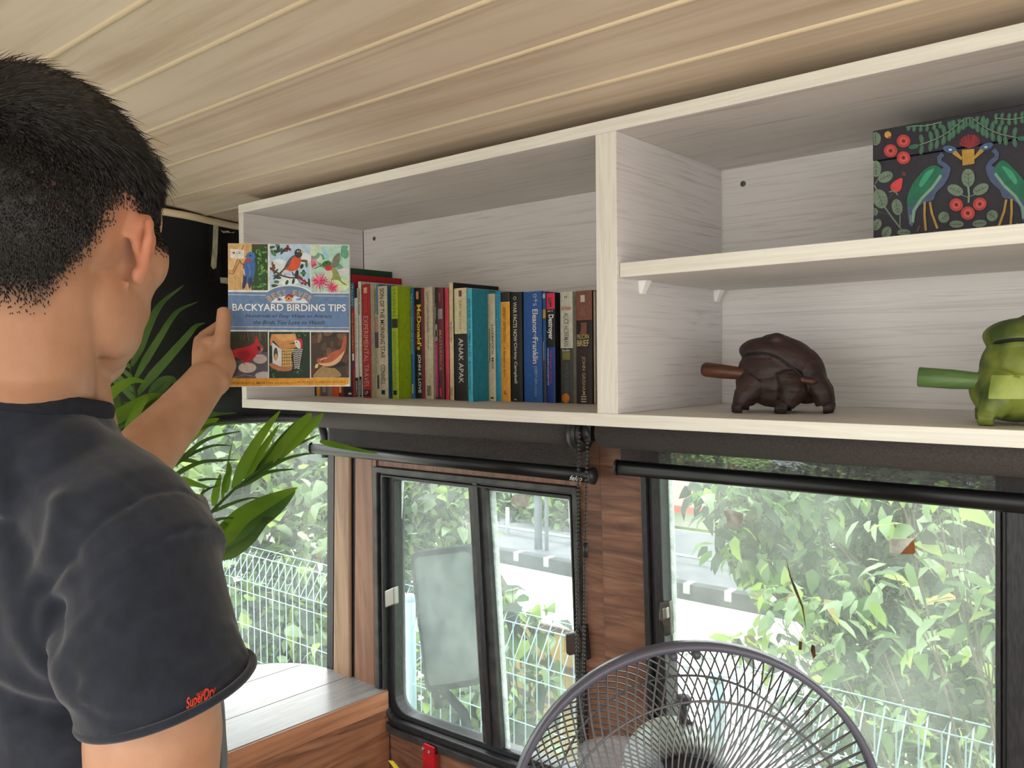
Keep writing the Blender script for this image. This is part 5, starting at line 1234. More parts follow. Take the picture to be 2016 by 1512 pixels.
# ============================================================ potted palm on the ledge
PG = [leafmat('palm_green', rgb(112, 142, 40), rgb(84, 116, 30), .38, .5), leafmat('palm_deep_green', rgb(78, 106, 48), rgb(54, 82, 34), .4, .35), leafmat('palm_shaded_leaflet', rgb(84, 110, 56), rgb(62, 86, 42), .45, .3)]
palm = thing('potted_palm', 'areca palm with long arching green leaflets behind the standing person', 'plant', (-.17, -.13, ZL + .0005))
def blade(mb, pts, w_, mi, twist=0.0, fold=.25, n=8):
    P = [Vector(p) for p in pts]; c = []
    for i in range(len(P) - 1):
        a = P[max(0, i - 1)]; b = P[i]; d = P[i + 1]; e = P[min(len(P) - 1, i + 2)]
        for j in range(n):
            t = j / n; c.append(.5 * ((2 * b) + (d - a) * t + (2 * a - 5 * b + 4 * d - e) * t * t + (-a + 3 * b - 3 * d + e) * t ** 3))
    c.append(P[-1]); N_ = len(c) - 1; V = []; F = []
    for i, q in enumerate(c):
        t = i / N_; d = (c[min(N_, i + 1)] - c[max(0, i - 1)]).normalized()
        view = (CL - q).normalized(); s = d.cross(view).normalized(); nn = s.cross(d)
        an = twist + .5 * math.sin(t * 2.5); s2 = s * math.cos(an) + nn * math.sin(an); n2 = d.cross(s2)
        ww = w_ * (min(1, .35 + t * 3.2) * (1 - t ** 3.2)) * .5 + .0002
        V += [q - s2 * ww + n2 * ww * fold, q, q + s2 * ww + n2 * ww * fold]
    for i in range(N_):
        a = i * 3; F += [(a, a + 1, a + 4, a + 3), (a + 1, a + 2, a + 5, a + 4)]
    mb.add(V, F, mi, True)
def frond(rach, t0, t1, leaves, r=.003, wk=.72):
    """rach: list of px; leaves: (list of px, width, material, t at base, t at tip)"""
    mb = MB()
    R_ = [att(x, y, t0 + (t1 - t0) * i / (len(rach) - 1)) for i, (x, y) in enumerate(rach)]
    root = MB(); root.tube(R_, [r * (1 - .6 * i / (len(R_) - 1)) for i in range(len(R_))], 8)
    fr = root.build('frond_stem', [PG[1]], palm)
    for l in leaves:
        px, w_, mi, ta, tb = l[:5]; tw = l[5] if len(l) > 5 else random.uniform(-.3, .3)
        q = MB(); n = len(px)
        blade(q, [att(x, y, ta + (tb - ta) * i / (n - 1)) for i, (x, y) in enumerate(px)], w_ * wk, mi, tw)
        q.build('leaflet', PG, fr)
z2 = lambda L_: [(180 + a / 4.2, 540 + b / 4.2) for a, b in L_]
z3 = lambda L_: [(340 + a / 4.58, 780 + b / 4.58) for a, b in L_]
# upper left frond over the black lining
frond(z2([(380, 1050), (365, 980), (350, 900), (320, 770), (295, 690)]), 1.36, 1.42, [
    (z2([(330, 760), (395, 620), (470, 430), (540, 290), (620, 200), (768, 88)]), .024, 1, 1.38, 1.44),
    (z2([(365, 860), (450, 700), (560, 520), (660, 360), (740, 285), (880, 228)]), .024, 1, 1.38, 1.45),
    (z2([(375, 1000), (500, 840), (640, 680), (780, 520), (860, 430), (938, 402)]), .027, 1, 1.38, 1.45),
    (z2([(320, 775), (240, 690), (165, 630)]), .013, 2, 1.38, 1.42), (z2([(345, 865), (240, 780), (110, 690)]), .014, 2, 1.38, 1.42),
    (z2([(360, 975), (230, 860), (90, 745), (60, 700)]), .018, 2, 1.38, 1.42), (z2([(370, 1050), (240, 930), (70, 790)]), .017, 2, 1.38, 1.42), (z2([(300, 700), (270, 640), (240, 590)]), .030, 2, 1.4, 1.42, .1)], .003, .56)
# bright leaves behind the neck and forearm
frond(z2([(300, 1420), (250, 1280), (140, 1140)]), 1.30, 1.30, [
    (z2([(30, 1130), (130, 1010), (250, 910), (350, 872), (468, 895)]), .026, 0, 1.28, 1.32),
    (z2([(110, 1250), (230, 1160), (380, 1060), (480, 1010), (620, 992)]), .034, 0, 1.28, 1.32, .2),
    (z2([(290, 1340), (330, 1210), (390, 1090), (450, 1010), (490, 1000)]), .026, 0, 1.26, 1.28, .3),
    (z2([(180, 1280), (280, 1200), (400, 1120), (520, 1050), (640, 990), (700, 930)]), .030, 1, 1.29, 1.33),
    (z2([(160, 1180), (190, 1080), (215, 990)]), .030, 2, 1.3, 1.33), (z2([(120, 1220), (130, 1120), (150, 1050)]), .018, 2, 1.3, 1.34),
    (z2([(480, 1000), (540, 920), (600, 870), (680, 870), (695, 940)]), .020, 1, 1.34, 1.36), (z2([(500, 1040), (570, 960), (640, 890), (700, 880)]), .018, 1, 1.34, 1.36),
    (z2([(400, 1230), (470, 1140), (560, 1080), (690, 960)]), .020, 0, 1.31, 1.33), (z2([(240, 1060), (330, 1110), (420, 1200)]), .02, 2, 1.33, 1.33), (z2([(60, 1190), (200, 1240), (320, 1330)]), .022, 1, 1.3, 1.3)], .003)
# big frond in front of the windscreen
frond(z3([(140, 1290), (300, 1100), (400, 990), (545, 850), (740, 690), (900, 590), (1010, 540)]), 1.30, 1.42, [
    (z3([(548, 838), (640, 620), (740, 430), (860, 260), (972, 128)]), .030, 0, 1.36, 1.40, .1),
    (z3([(650, 750), (740, 580), (850, 410), (965, 250)]), .022, 0, 1.37, 1.41, .1),
    (z3([(720, 700), (830, 560), (960, 380), (1110, 220)]), .013, 1, 1.38, 1.42, .6),
    (z3([(745, 690), (900, 520), (1060, 330), (1200, 200), (1250, 150)]), .034, 0, 1.39, 1.43, 0),
    (z3([(800, 650), (960, 510), (1140, 360), (1290, 220), (1360, 150)]), .032, 0, 1.40, 1.44, 0),
    (z3([(640, 780), (800, 650), (960, 540), (1130, 430), (1330, 340)]), .020, 1, 1.38, 1.45, .5),
    (z3([(700, 720), (860, 640), (1020, 560), (1180, 520), (1290, 516)]), .013, 1, 1.38, 1.43, .4),
    ([(630, 868), (664, 876), (700, 884), (745, 893)], .016, 0, 1.42, 1.40, .2),
    (z3([(560, 830), (700, 760), (830, 690), (960, 665), (1100, 658)]), .014, 1, 1.36, 1.42, .3),
    (z3([(350, 1050), (470, 990), (600, 940), (720, 915), (822, 925)]), .010, 1, 1.33, 1.38, .4),
    (z3([(450, 940), (456, 830), (490, 680), (500, 590), (550, 350)]), .009, 0, 1.35, 1.38, .2), (z3([(470, 870), (480, 760), (505, 660), (498, 590)]), .020, 0, 1.35, 1.38, .2),
    (z3([(372, 990), (385, 860), (410, 770), (430, 695)]), .018, 0, 1.34, 1.37, .1), (z3([(262, 1010), (252, 940), (262, 880), (282, 828)]), .012, 0, 1.33, 1.36, .2)], .0034)
# broad lower leaf
frond(z3([(60, 1480), (200, 1440), (370, 1340)]), 1.24, 1.28, [
    (z3([(340, 1390), (460, 1240), (620, 1070), (800, 960), (960, 890), (1128, 822)]), .050, 0, 1.27, 1.36, .15),
    (z3([(370, 1400), (560, 1270), (760, 1130), (950, 1000), (1110, 850)]), .042, 1, 1.28, 1.37, -.2),
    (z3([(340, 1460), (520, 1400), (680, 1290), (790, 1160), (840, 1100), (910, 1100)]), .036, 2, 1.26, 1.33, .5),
    (z3([(310, 1150), (400, 1110), (500, 1095), (572, 1100)]), .010, 1, 1.27, 1.31, .4), (z3([(330, 1300), (400, 1220), (470, 1150), (520, 1130)]), .022, 0, 1.27, 1.31, .2), (z3([(340, 1220), (400, 1210), (450, 1240)]), .012, 1, 1.27, 1.3)], .0035)
# thin leaflets by the forearm
frond(z3([(-60, 700), (0, 620), (40, 570), (60, 540)]), 1.22, 1.26, [
    (z3([(-40, 640), (100, 540), (260, 410), (420, 350), (622, 315)]), .014, 1, 1.24, 1.32, .4), (z3([(-60, 680), (60, 580), (220, 490), (380, 440), (540, 446)]), .012, 1, 1.24, 1.32, .4),
    (z3([(-40, 760), (100, 660), (260, 590), (440, 575), (600, 574)]), .012, 1, 1.24, 1.32, .3), (z3([(-20, 560), (80, 560), (180, 580), (260, 595)]), .014, 1, 1.24, 1.30, .2),
    (z3([(60, 430), (180, 330), (300, 240), (420, 200)]), .030, 0, 1.26, 1.32, .1), (z3([(160, 330), (320, 260), (460, 240), (620, 234)]), .010, 1, 1.26, 1.33, .4),
    (z3([(240, 205), (360, 170), (450, 155), (580, 150)]), .009, 1, 1.27, 1.33, .3), (z3([(220, 180), (340, 150), (420, 152), (560, 148)]), .008, 2, 1.28, 1.33, .3),
    (z3([(60, 740), (160, 770), (250, 800), (350, 828)]), .016, 0, 1.24, 1.3, .2), (z3([(230, 758), (320, 745), (450, 746)]), .007, 1, 1.27, 1.32, .3), (z3([(250, 880), (330, 830), (420, 800)]), .006, 1, 1.27, 1.31, .3)], .003)
mb = MB(); b_ = Vector((-.17, -.13, ZL))
mb.lathe(b_ + Vector((0, 0, .0005)), (0, 0, 1), [(.065, 0), (.072, .004), (.088, .13), (.094, .13), (.094, .15), (.084, .15), (.080, .125)], 28, cap=True)
mb.build('pot', [flat(70, 60, 56)], palm)
mb = MB()
for tx, ty, t in ((250 / 4.2 + 180, 540 + 1280 / 4.2, 1.30), (380 / 4.2 + 180, 540 + 1050 / 4.2, 1.36), (340 + 140 / 4.58, 780 + 1290 / 4.58, 1.30), (340 + 60 / 4.58, 780 + 1480 / 4.58, 1.24), (340 - 60 / 4.58, 780 + 700 / 4.58, 1.22)):
    e = att(tx, ty, t); s = b_ + Vector((random.uniform(-.02, .02), random.uniform(-.02, .02), .12)); mb.tube([s, s.lerp(e, .5) + Vector((0, 0, .03)), e], [.005, .0045, .0035], 8)
mb.build('stems', [PG[1]], palm)

# ============================================================ standing fan
fc = att(1371, 1633, .95); ax = Vector((.6440, -.7645, 0)).normalized(); sx = Vector((0, 0, 1)).cross(ax).normalized(); sz = Vector((0, 0, 1))
fan = thing('pedestal_fan', 'grey pedestal fan with wire guard standing in front of the large window', 'fan', Vector((fc.x, fc.y, ZF)) - ax * .13)
def fp(r, a, d): return fc + sx * (r * math.cos(a)) + sz * (r * math.sin(a)) + ax * d
M_guard = mat('grey_guard_band', rgb(92, 90, 104), .3); M_wire = mat('dark_grey_wire', rgb(104, 102, 104), .3, metal=.3); M_wire2 = mat('grey_wire', rgb(84, 82, 88), .3, metal=.3)
R0 = .2135
mb = MB(); prof = [(R0 - .004, -.009), (R0 + .002, -.0105), (R0 + .0045, -.006), (R0 + .0045, .006), (R0 + .002, .0105), (R0 - .004, .009), (R0 - .004, -.009)]
V = []; F = []; n = 96
for r, d in prof:
    for j in range(n): V.append(fp(r, 2 * math.pi * j / n, d))
for i in range(len(prof) - 1):
    for j in range(n): a = i * n + j; b = i * n + (j + 1) % n; F.append((a, b, b + n, a + n))
mb.add(V, F, 0, True); o = mb.build('guard_band', [M_guard], fan)
def cage(name, sgn, depth, twist, n, m_, rings, rin, wr):
    mb = MB(); K_ = 14
    def prof(t): # t 0 rim ->1 centre
        r = R0 - .003 + (rin - R0 + .003) * t
        return r, sgn * (depth * (1 - (1 - min(1, t * 1.6)) ** 2.4) if t < .625 else depth)
    for i in range(n):
        a0 = 2 * math.pi * i / n; P = []
        for k in range(K_ + 1):
            t = (k / K_) ** 1.15; r, d = prof(t); P.append(fp(r, a0 + twist * t, d))
        mb.tube(P, wr, 5, cap=False)
    mb.build(name, [m_], fan)
    for rr in rings:
        t = (R0 - .003 - rr) / (R0 - .003 - rin); r, d = prof(t); mb = MB()
        mb.tube([fp(rr, 2 * math.pi * j / 80, d - sgn * .001) for j in range(80)], wr * 1.35, 6, closed=True); mb.build('guard_ring', [m_], fan)
cage('front_guard', 1, .062, .62, 100, M_wire, (.167, .098), .040, .00105)
cage('rear_guard', -1, .060, -.62, 100, M_wire2, (.160,), .055, .00105)
mb = MB()
for rr_, d_ in ((.040, .062),): mb.lathe(fc + ax * .056, ax, [(.044, 0), (.044, .008), (.030, .014), (0.001, .015)], 32)
mb.build('front_cap', [M_guard], fan)
for a in (1.62, 1.75):
    mb = MB(); c = fp(R0 - .010, a - .05, .0); mb.ball(c, (.0055, .0055, .0055)); mb.tube([c + ax * -.007, c + ax * .007], .0045, 10); mb.build('guard_clip', [M_guard], fan)
M_blade = bpy.data.materials.new('clear_blue_plastic'); M_blade.use_nodes = True
nt = M_blade.node_tree; b = nt.nodes['Principled BSDF']; b.inputs['Base Color'].default_value = (*rgb(214, 228, 240), 1); b.inputs['Roughness'].default_value = .15; b.inputs['Alpha'].default_value = .15
def fanblade(a0):
    V = []; F = []; nr, na = 10, 12
    for i in range(nr + 1):
        r = .045 + .135 * i / nr; w0 = .42 + .32 * math.sin(math.pi * min(1, i / nr * .8 + .1)); sw = .35 * i / nr
        for j in range(na + 1):
            u = j / na - .5; rr = r - (.02 * (2 * u) ** 2 * (i / nr))
            V.append(fp(rr, a0 + sw + u * 2 * w0, .022 * u * 2 * (1 - .3 * i / nr) + .004))
    for i in range(nr):
        for j in range(na): a = i * (na + 1) + j; F.append((a, a + 1, a + na + 2, a + na + 1))
    mb = MB(); mb.add(V, F, 0, True); o = mb.build('blade', [M_blade], fan); s_ = o.modifiers.new('s', 'SOLIDIFY'); s_.thickness = .0016
for k in range(3): fanblade(.55 + k * 2 * math.pi / 3)
mb = MB(); mb.lathe(fc - ax * .02, ax, [(.046, 0), (.048, .02), (.042, .036), (.02, .042), (.001, .043)], 32); mb.build('hub', [flat(28, 28, 32)], fan)
M_hous = mat('pale_grey_green_plastic', rgb(176, 184, 172), .3)
mb = MB(); mb.lathe(fc - ax * .05, -ax, [(.058, 0), (.060, .006), (.052, .012)], 40); mb.build('motor_face', [flat(26, 26, 30)], fan)
mb = MB(); mb.lathe(fc - ax * .062, -ax, [(.056, 0), (.064, .004), (.067, .02), (.068, .07), (.062, .10), (.048, .122), (.026, .134), (.001, .137)], 40); o = mb.build('motor_housing', [M_hous], fan)
kc = fc - ax * .13 + sz * .062 + sx * .012
mb = MB(); mb.tube([kc, kc + sz * .032], [.0058, .0050], 12); mb.tube([kc + sz * .030, kc + sz * .039], [.0100, .0095], 14); mb.tube([kc + sz * .010, kc + sz * .002 + sx * .012], .003, 8); mb.build('oscillation_knob', [flat(70, 66, 72)], fan)
pb_ = fc - ax * .13
mb = MB(); mb.tube([pb_ - sz * .05, pb_ - sz * .12], [.030, .024], 20); mb.build('neck', [M_hous], fan)
mb = MB(); mb.tube([pb_ - sz * .12, Vector((pb_.x, pb_.y, ZF + .03))], .012, 16); mb.build('pole', [M_steel], fan)
mb = MB(); mb.lathe((pb_.x, pb_.y, ZF + .0005), (0, 0, 1), [(.19, 0), (.195, .008), (.17, .02), (.05, .032), (.025, .07), (.018, .09)], 48); mb.build('base', [M_guard], fan)
# ============================================================ the person
HC = Vector((.677, -.590, .178)); FH = Vector((-.622, .783, -.06)).normalized(); RH = FH.cross(Vector((0, 0, 1))).normalized(); UH = RH.cross(FH)
HM = Matrix((RH, FH, UH)).transposed()
hl = lambda x, y, z: HC + RH * x + FH * y + UH * z
def tolocal(p): d = p - HC; return d.dot(RH), d.dot(FH), d.dot(UH)
person = thing('person', 'person in a navy T-shirt with short black hair, holding up the birding book', 'person', (.64, -.56, ZF))
def ss(a, b, v): t = min(1, max(0, (v - a) / (b - a))); return t * t * (3 - 2 * t)
def hairmask(p):
    x, y, z = tolocal(p)
    if z < -.12 or (p - HC).length > .2 or abs(x) > .083: return 0
    y += .3 * (.075 - abs(x)) * (-1 if y < 0 else 0)
    if y < -.078: zb = -.066
    elif y < -.024: zb = -.066 + (y + .078) / .054 * .078
    elif y < .010: zb = .014
    elif y < .050: zb = -.001
    else: zb = .040 + (y - .050) * .9
    if y > .045 and abs(x) < .055: zb = .066 + max(0, y - .07) * .8
    w_ = .018 + .020 * ss(.02, -.03, y) if y > -.03 else .038 - .016 * ss(-.03, -.08, y)
    if y < .012: w_ *= 1.7
    return ss(0, w_, z - zb + .006)
M_skin = bpy.data.materials.new('skin'); M_skin.use_nodes = True; nt = M_skin.node_tree; N = nt.nodes; L = nt.links; b = N['Principled BSDF']
b.inputs['Roughness'].default_value = .5; b.inputs['Specular IOR Level'].default_value = .35
b.inputs['Subsurface Weight'].default_value = .12; b.inputs['Subsurface Radius'].default_value = (.010, .004, .002); b.inputs['Subsurface Scale'].default_value = 1
n = N.new('ShaderNodeTexNoise'); n.inputs['Scale'].default_value = 26; n.inputs['Detail'].default_value = 5; tc = N.new('ShaderNodeTexCoord'); L.new(tc.outputs['Object'], n.inputs['Vector'])
r = N.new('ShaderNodeValToRGB'); r.color_ramp.elements[0].color = (*rgb(168, 122, 94), 1); r.color_ramp.elements[1].color = (*rgb(188, 142, 114), 1); r.color_ramp.elements[0].position = .3; r.color_ramp.elements[1].position = .7
L.new(n.outputs['Fac'], r.inputs[0]); at_ = N.new('ShaderNodeAttribute'); at_.attribute_name = 'stubble'
x = N.new('ShaderNodeMix'); x.data_type = 'RGBA'; L.new(at_.outputs['Fac'], x.inputs[0]); L.new(r.outputs[0], x.inputs[6]); x.inputs[7].default_value = (*rgb(40, 32, 32), 1)
at2 = N.new('ShaderNodeAttribute'); at2.attribute_name = 'ruddy'
x2 = N.new('ShaderNodeMix'); x2.data_type = 'RGBA'; L.new(at2.outputs['Fac'], x2.inputs[0]); L.new(x.outputs[2], x2.inputs[6]); x2.inputs[7].default_value = (*rgb(214, 128, 100), 1)
L.new(x2.outputs[2], b.inputs['Base Color'])
n2 = N.new('ShaderNodeTexNoise'); n2.inputs['Scale'].default_value = 420; L.new(tc.outputs['Object'], n2.inputs['Vector']); bu = N.new('ShaderNodeBump'); bu.inputs['Strength'].default_value = .12; bu.inputs['Distance'].default_value = .001
L.new(n2.outputs['Fac'], bu.inputs['Height']); L.new(bu.outputs[0], b.inputs['Normal'])

sk = MB()
def E(c, r, a=0, ax='X'):
    M_ = HM @ Matrix.Rotation(math.radians(a), 3, ax); sk.ball(hl(*c), r, M_, 28, 18)
E((0, -.012, .032), (.076, .098, .090)); E((0, -.045, .020), (.069, .062, .078)); E((0, .035, .040), (.068, .058, .070))
E((0, .026, -.014), (.073, .064, .062)); E((0, .034, -.060), (.058, .052, .050)); E((0, .052, -.088), (.036, .036, .026)); E((0, .074, -.094), (.022, .018, .017))
for s in (-1, 1):
    E((s * .050, .006, -.052), (.019, .036, .040), 16); E((s * .054, .044, -.004), (.022, .028, .030)); E((s * .046, .050, .030), (.022, .024, .034)); E((s * .038, .040, -.044), (.024, .030, .030)); E((s * .030, .068, .028), (.028, .016, .012))
sk.tube([hl(0, .080, .016), hl(0, .094, -.012), hl(0, .102, -.026)], [.007, .009, .011], 10); sk.ball(hl(0, .092, -.030), (.016, .010, .009), HM)
E((0, .078, -.052), (.022, .013, .007)); E((0, .076, -.066), (.018, .011, .008))
for s in (-1, 1):
    hx = [(.071, .008, .002), (.075, .008, .012), (.080, .002, .020), (.085, -.008, .0225), (.090, -.016, .017), (.0915, -.019, .004), (.087, -.015, -.010), (.081, -.007, -.020), (.076, -.001, -.0255)]
    sk.tube([hl(s * a, b_, (c - .004) * .92) for a, b_, c in hx], [.0036, .0038, .0040, .0042, .0044, .0044, .0044, .0052, .0046], 10)
    sk.ball(hl(s * .082, -.008, .0), (.0040, .012, .022), HM @ Matrix.Rotation(math.radians(-s * 26), 3, 'Z'), 16, 12)
    sk.ball(hl(s * .076, -.004, -.027), (.005, .008, .008), HM)
# neck, trunk core
sk.tube([hl(0, -.030, -.03), hl(0, -.036, -.09), Vector((.655, -.606, .040)), Vector((.646, -.596, -.03))], [.056, .053, .056, .068], 28)
sk.tube([hl(0, .012, -.085), Vector((.640, -.560, .02))], [.036, .038], 20)
sk.tube([Vector((.636, -.592, .03)), Vector((.70, -.58, -.01)), Vector((.79, -.568, -.055))], [.046, .044, .046], 18)
sk.tube([Vector((.636, -.592, .03)), Vector((.57, -.58, -.01)), Vector((.48, -.568, -.055))], [.046, .044, .046], 18)
sk.ball((.64, -.57, -.14), (.15, .09, .15)); sk.ball((.64, -.57, -.36), (.135, .09, .25))
# right arm hanging down
ra = [Vector((.795, -.572, -.080)), att(296, 1180, .585), att(300, 1320, .575), att(304, 1450, .565), att(300, 1600, .560), att(290, 1760, .57), att(300, 1950, .60), att(320, 2200, .64), att(330, 2290, .65)]
sk.tube(ra, [.044, .042, .043, .0445, .041, .040, .040, .030, .027], 24)
hd_ = (ra[-1] - ra[-2]).normalized(); pc_ = ra[-1] + hd_ * .045; sk.ball(pc_, (.020, .040, .050)); 
for i in range(4):
    a_ = pc_ + Vector((0, -.026 + i * .018, 0)) + hd_ * .035; b_ = a_ + hd_ * (.038 + (.008 if i in (1, 2) else 0)); c_ = b_ + hd_ * .026 + Vector((-.012, .004, 0))
    sk.tube([a_, b_, c_], [.0092, .0086, .0072], 10)
sk.tube([pc_ + Vector((0, .03, .02)), pc_ + Vector((-.006, .055, -.01)), pc_ + Vector((-.012, .062, -.035))], [.012, .0105, .0085], 10)
# left arm raised, forearm reaching to the book
el = att(182, 1024, .985); wr = att(412, 742, 1.205)
la = [Vector((.462, -.566, -.075)), Vector((.425, -.505, -.10)), el, att(235, 958, 1.03), att(296, 880, 1.09), att(352, 818, 1.145), att(392, 768, 1.18), wr]
sk.tube(la, [.050, .046, .043, .0425, .0400, .0350, .0305, .0290], 26)
sk.ball(att(428, 752, 1.20), (.022, .018, .018))
# palm
mcp = [att(398, 668, 1.268), att(402, 690, 1.284), att(410, 712, 1.292), att(420, 736, 1.296)]
for i, q in enumerate(mcp): sk.tube([att(408 + i * 5, 748 + i * 4, 1.205 + i * .012), (wr + q) / 2 + (q - wr) * .15, q], [.022, .0185, .0130 - i * .0008], 14)
sk.tube([att(424, 742, 1.205), att(437, 715, 1.222), att(438, 690, 1.234)], [.022, .0215, .0140], 16)           # thenar
sk.tube([att(433, 704, 1.228), att(437, 672, 1.240), att(439, 648, 1.250), att(441, 626, 1.2565), att(440, 607, 1.2605)], [.0150, .0122, .0112, .0116, .0094], 16)   # thumb
sk.ball(att(415, 694, 1.250), (.020, .020, .026))
bk = -TH - .0088
def bkp(u, v): return c_bl + NX * u + NY * v + NZ * bk
tips = [[(.000, .108), (.016, .110), (.036, .110), (.052, .108)], [(.000, .090), (.018, .090), (.046, .088), (.064, .086)], [(.000, .071), (.018, .070), (.044, .067), (.060, .065)], [(.002, .052), (.016, .050), (.034, .047), (.047, .045)]]
for i, (q, tp) in enumerate(zip(mcp, tips)):
    r_ = .0092 - .0004 * i - (.0008 if i == 3 else 0)
    P = [q] + [bkp(*t) for t in tp]; P[1] = P[1] + NZ * .0005
    sk.tube(P, [r_ * 1.25, r_ * 1.08, r_, r_ * .95, r_ * .82], 12)
def skinattr(me):
    a = me.attributes.new('stubble', 'FLOAT', 'POINT'); c = me.attributes.new('ruddy', 'FLOAT', 'POINT')
    for i, v in enumerate(me.vertices):
        h = hairmask(v.co); x_, y_, z_ = tolocal(v.co); a.data[i].value = h * (.97 if (z_ > .05 or abs(x_) < .05) else .97 - .30 * ss(.05, .068, abs(x_)) * ss(.06, .03, z_))
        d = math.exp(-((abs(x_) - .088) / .02) ** 2 - ((y_ + .008) / .035) ** 2 - (z_ / .045) ** 2); c.data[i].value = min(1, .5 * d) * (1 - h)
body = fuse('body', sk, .0030, 5, [M_skin], person, fn=skinattr)
# eyes, brows, lips hidden from this side but there
for s in (-1, 1):
    mb = MB(); mb.ball(hl(s * .031, .073, .010), .0122, HM, 16, 12); mb.build('eye', [flat(230, 226, 220)], person)
    mb = MB(); mb.tube([hl(s * .014, .082, .032), hl(s * .028, .080, .036), hl(s * .040, .070, .034)], [.002, .0032, .0015], 8); mb.build('eyebrow', [flat(26, 22, 22)], person)
mb = MB(); mb.tube([hl(-.020, .082, -.059), hl(0, .0905, -.0585), hl(.020, .082, -.059)], [.001, .0045, .001], 8); mb.build('lips', [flat(176, 100, 90)], person)
# thumbnail
BHb = BVHTree.FromObject(body, bpy.context.evaluated_depsgraph_get()); PO = person.location
def onobj(bh, px, py, off=.0004):
    d = ray(px, py).normalized(); h = bh.ray_cast(CL - PO, d)
    return (h[0] + PO - d * off) if h[0] is not None else None
mb = MB(); V = []; F = []; ok = True
nu, nv = 8, 8
for j in range(nv + 1):
    for i in range(nu + 1):
        u = i / nu * 2 - 1; v = j / nv; x_ = 438 + u * (8.2 * (1 - .35 * max(0, .35 - v) / .35)) ; y_ = 597 + v * 26
        p = onobj(BHb, x_, y_, .0007); ok = ok and p is not None; V.append(p or Vector((0, 0, 0)))
for j in range(nv):
    for i in range(nu): a = j * (nu + 1) + i; F.append((a, a + 1, a + nu + 2, a + nu + 1))
if ok:
    mb.add(V, F, 0, True); o = mb.build('thumbnail', [mat('nail', rgb(226, 176, 156), .3)], person); s_ = o.modifiers.new('s', 'SOLIDIFY'); s_.thickness = .0006; s_.offset = 0

# hair: a dense cap and many single strands
M_hair = mat('black_hair', rgb(22, 18, 18), .42, spec=.35)
bm_h = body.data; PO = person.location.copy()
rnd = random.Random(5)
def hlen(p):
    x, y, z = tolocal(p); t = ss(.020, .085, z - max(0, -y - .05) * .3); fr = ss(.02, .08, y) * ss(.05, .09, z)
    return .0035 + .017 * t + .010 * fr
mb = MB(); idx = {}; 
hv = [v.co + PO for v in bm_h.vertices]; hn = [v.normal.copy() for v in bm_h.vertices]
near = [(p - HC).length < .17 and tolocal(p)[2] > -.09 for p in hv]
mk = [hairmask(p) if k else 0 for p, k in zip(hv, near)]
polys_all = [p for p in bm_h.polygons if near[p.vertices[0]] and min(mk[i] for i in p.vertices) > .06 and max(abs(tolocal(hv[i])[0]) for i in p.vertices) < .082]
polys = [p for p in polys_all if min(mk[i] for i in p.vertices) > .9]
for p in polys:
    f = []
    for i in p.vertices:
        if i not in idx:
            idx[i] = len(mb.v); l = hlen(hv[i]); k = ss(.9, 1, mk[i])
            mb.v.append(hv[i] + hn[i] * (k * max(0, l - .006) * .62 + .0002 + .0012 * k * noise.noise(hv[i] * 120)))
        f.append(idx[i])
    mb.f.append(f); mb.m.append(0); mb.sm.append(True)
mb.build('hair_cap', [M_hair], person)
areas = [p.area for p in polys_all]; tot = sum(areas)
st = MB()
for p in polys_all:
    cnt = p.area / tot * 60000; cnt = int(cnt) + (1 if rnd.random() < cnt % 1 else 0)
    vs_ = p.vertices
    for _ in range(cnt):
        a, b_ = rnd.random(), rnd.random()
        if a + b_ > 1: a, b_ = 1 - a, 1 - b_
        q0, q1, q2 = hv[vs_[0]], hv[vs_[1]], hv[vs_[2]]
        if len(vs_) > 3 and rnd.random() < .5: q1 = hv[vs_[3]]
        pos = q0 + (q1 - q0) * a + (q2 - q0) * b_; nn = hn[vs_[0]]; m_ = mk[vs_[0]]
        if rnd.random() > m_ ** 1.4 + .04: continue
        x, y, z = tolocal(pos); l = hlen(pos) * rnd.uniform(.7, 1.25) * (.5 + .5 * m_)
        if z > .06 and rnd.random() < .05: l *= 1.5
        top = ss(.03, .10, z)
        comb = (FH * (.9 * top + .25) + UH * (-.9 * (1 - top)) + RH * (.25 * (1 if x > 0 else -1) * top)) + Vector((rnd.gauss(0, .22), rnd.gauss(0, .22), rnd.gauss(0, .18)))
        comb = comb - nn * comb.dot(nn) * .9
        d0 = (nn * (.50 + .15 * top) + comb * .75).normalized(); d1 = (nn * (.12 + .06 * top) + comb).normalized()
        w_ = .00042; s = d0.cross((CL - pos).normalized() + Vector((rnd.gauss(0, .3),) * 3)); s = s.normalized() * w_ if s.length > 1e-4 else RH * w_
        A_ = pos; B_ = pos + d0 * l * .5; C_ = B_ + d1 * l * .5
        st.add([A_ - s, A_ + s, B_ + s * .8, B_ - s * .8, C_], [(0, 1, 2, 3), (3, 2, 4)], 0)
o = st.build('hair', [M_hair], person)

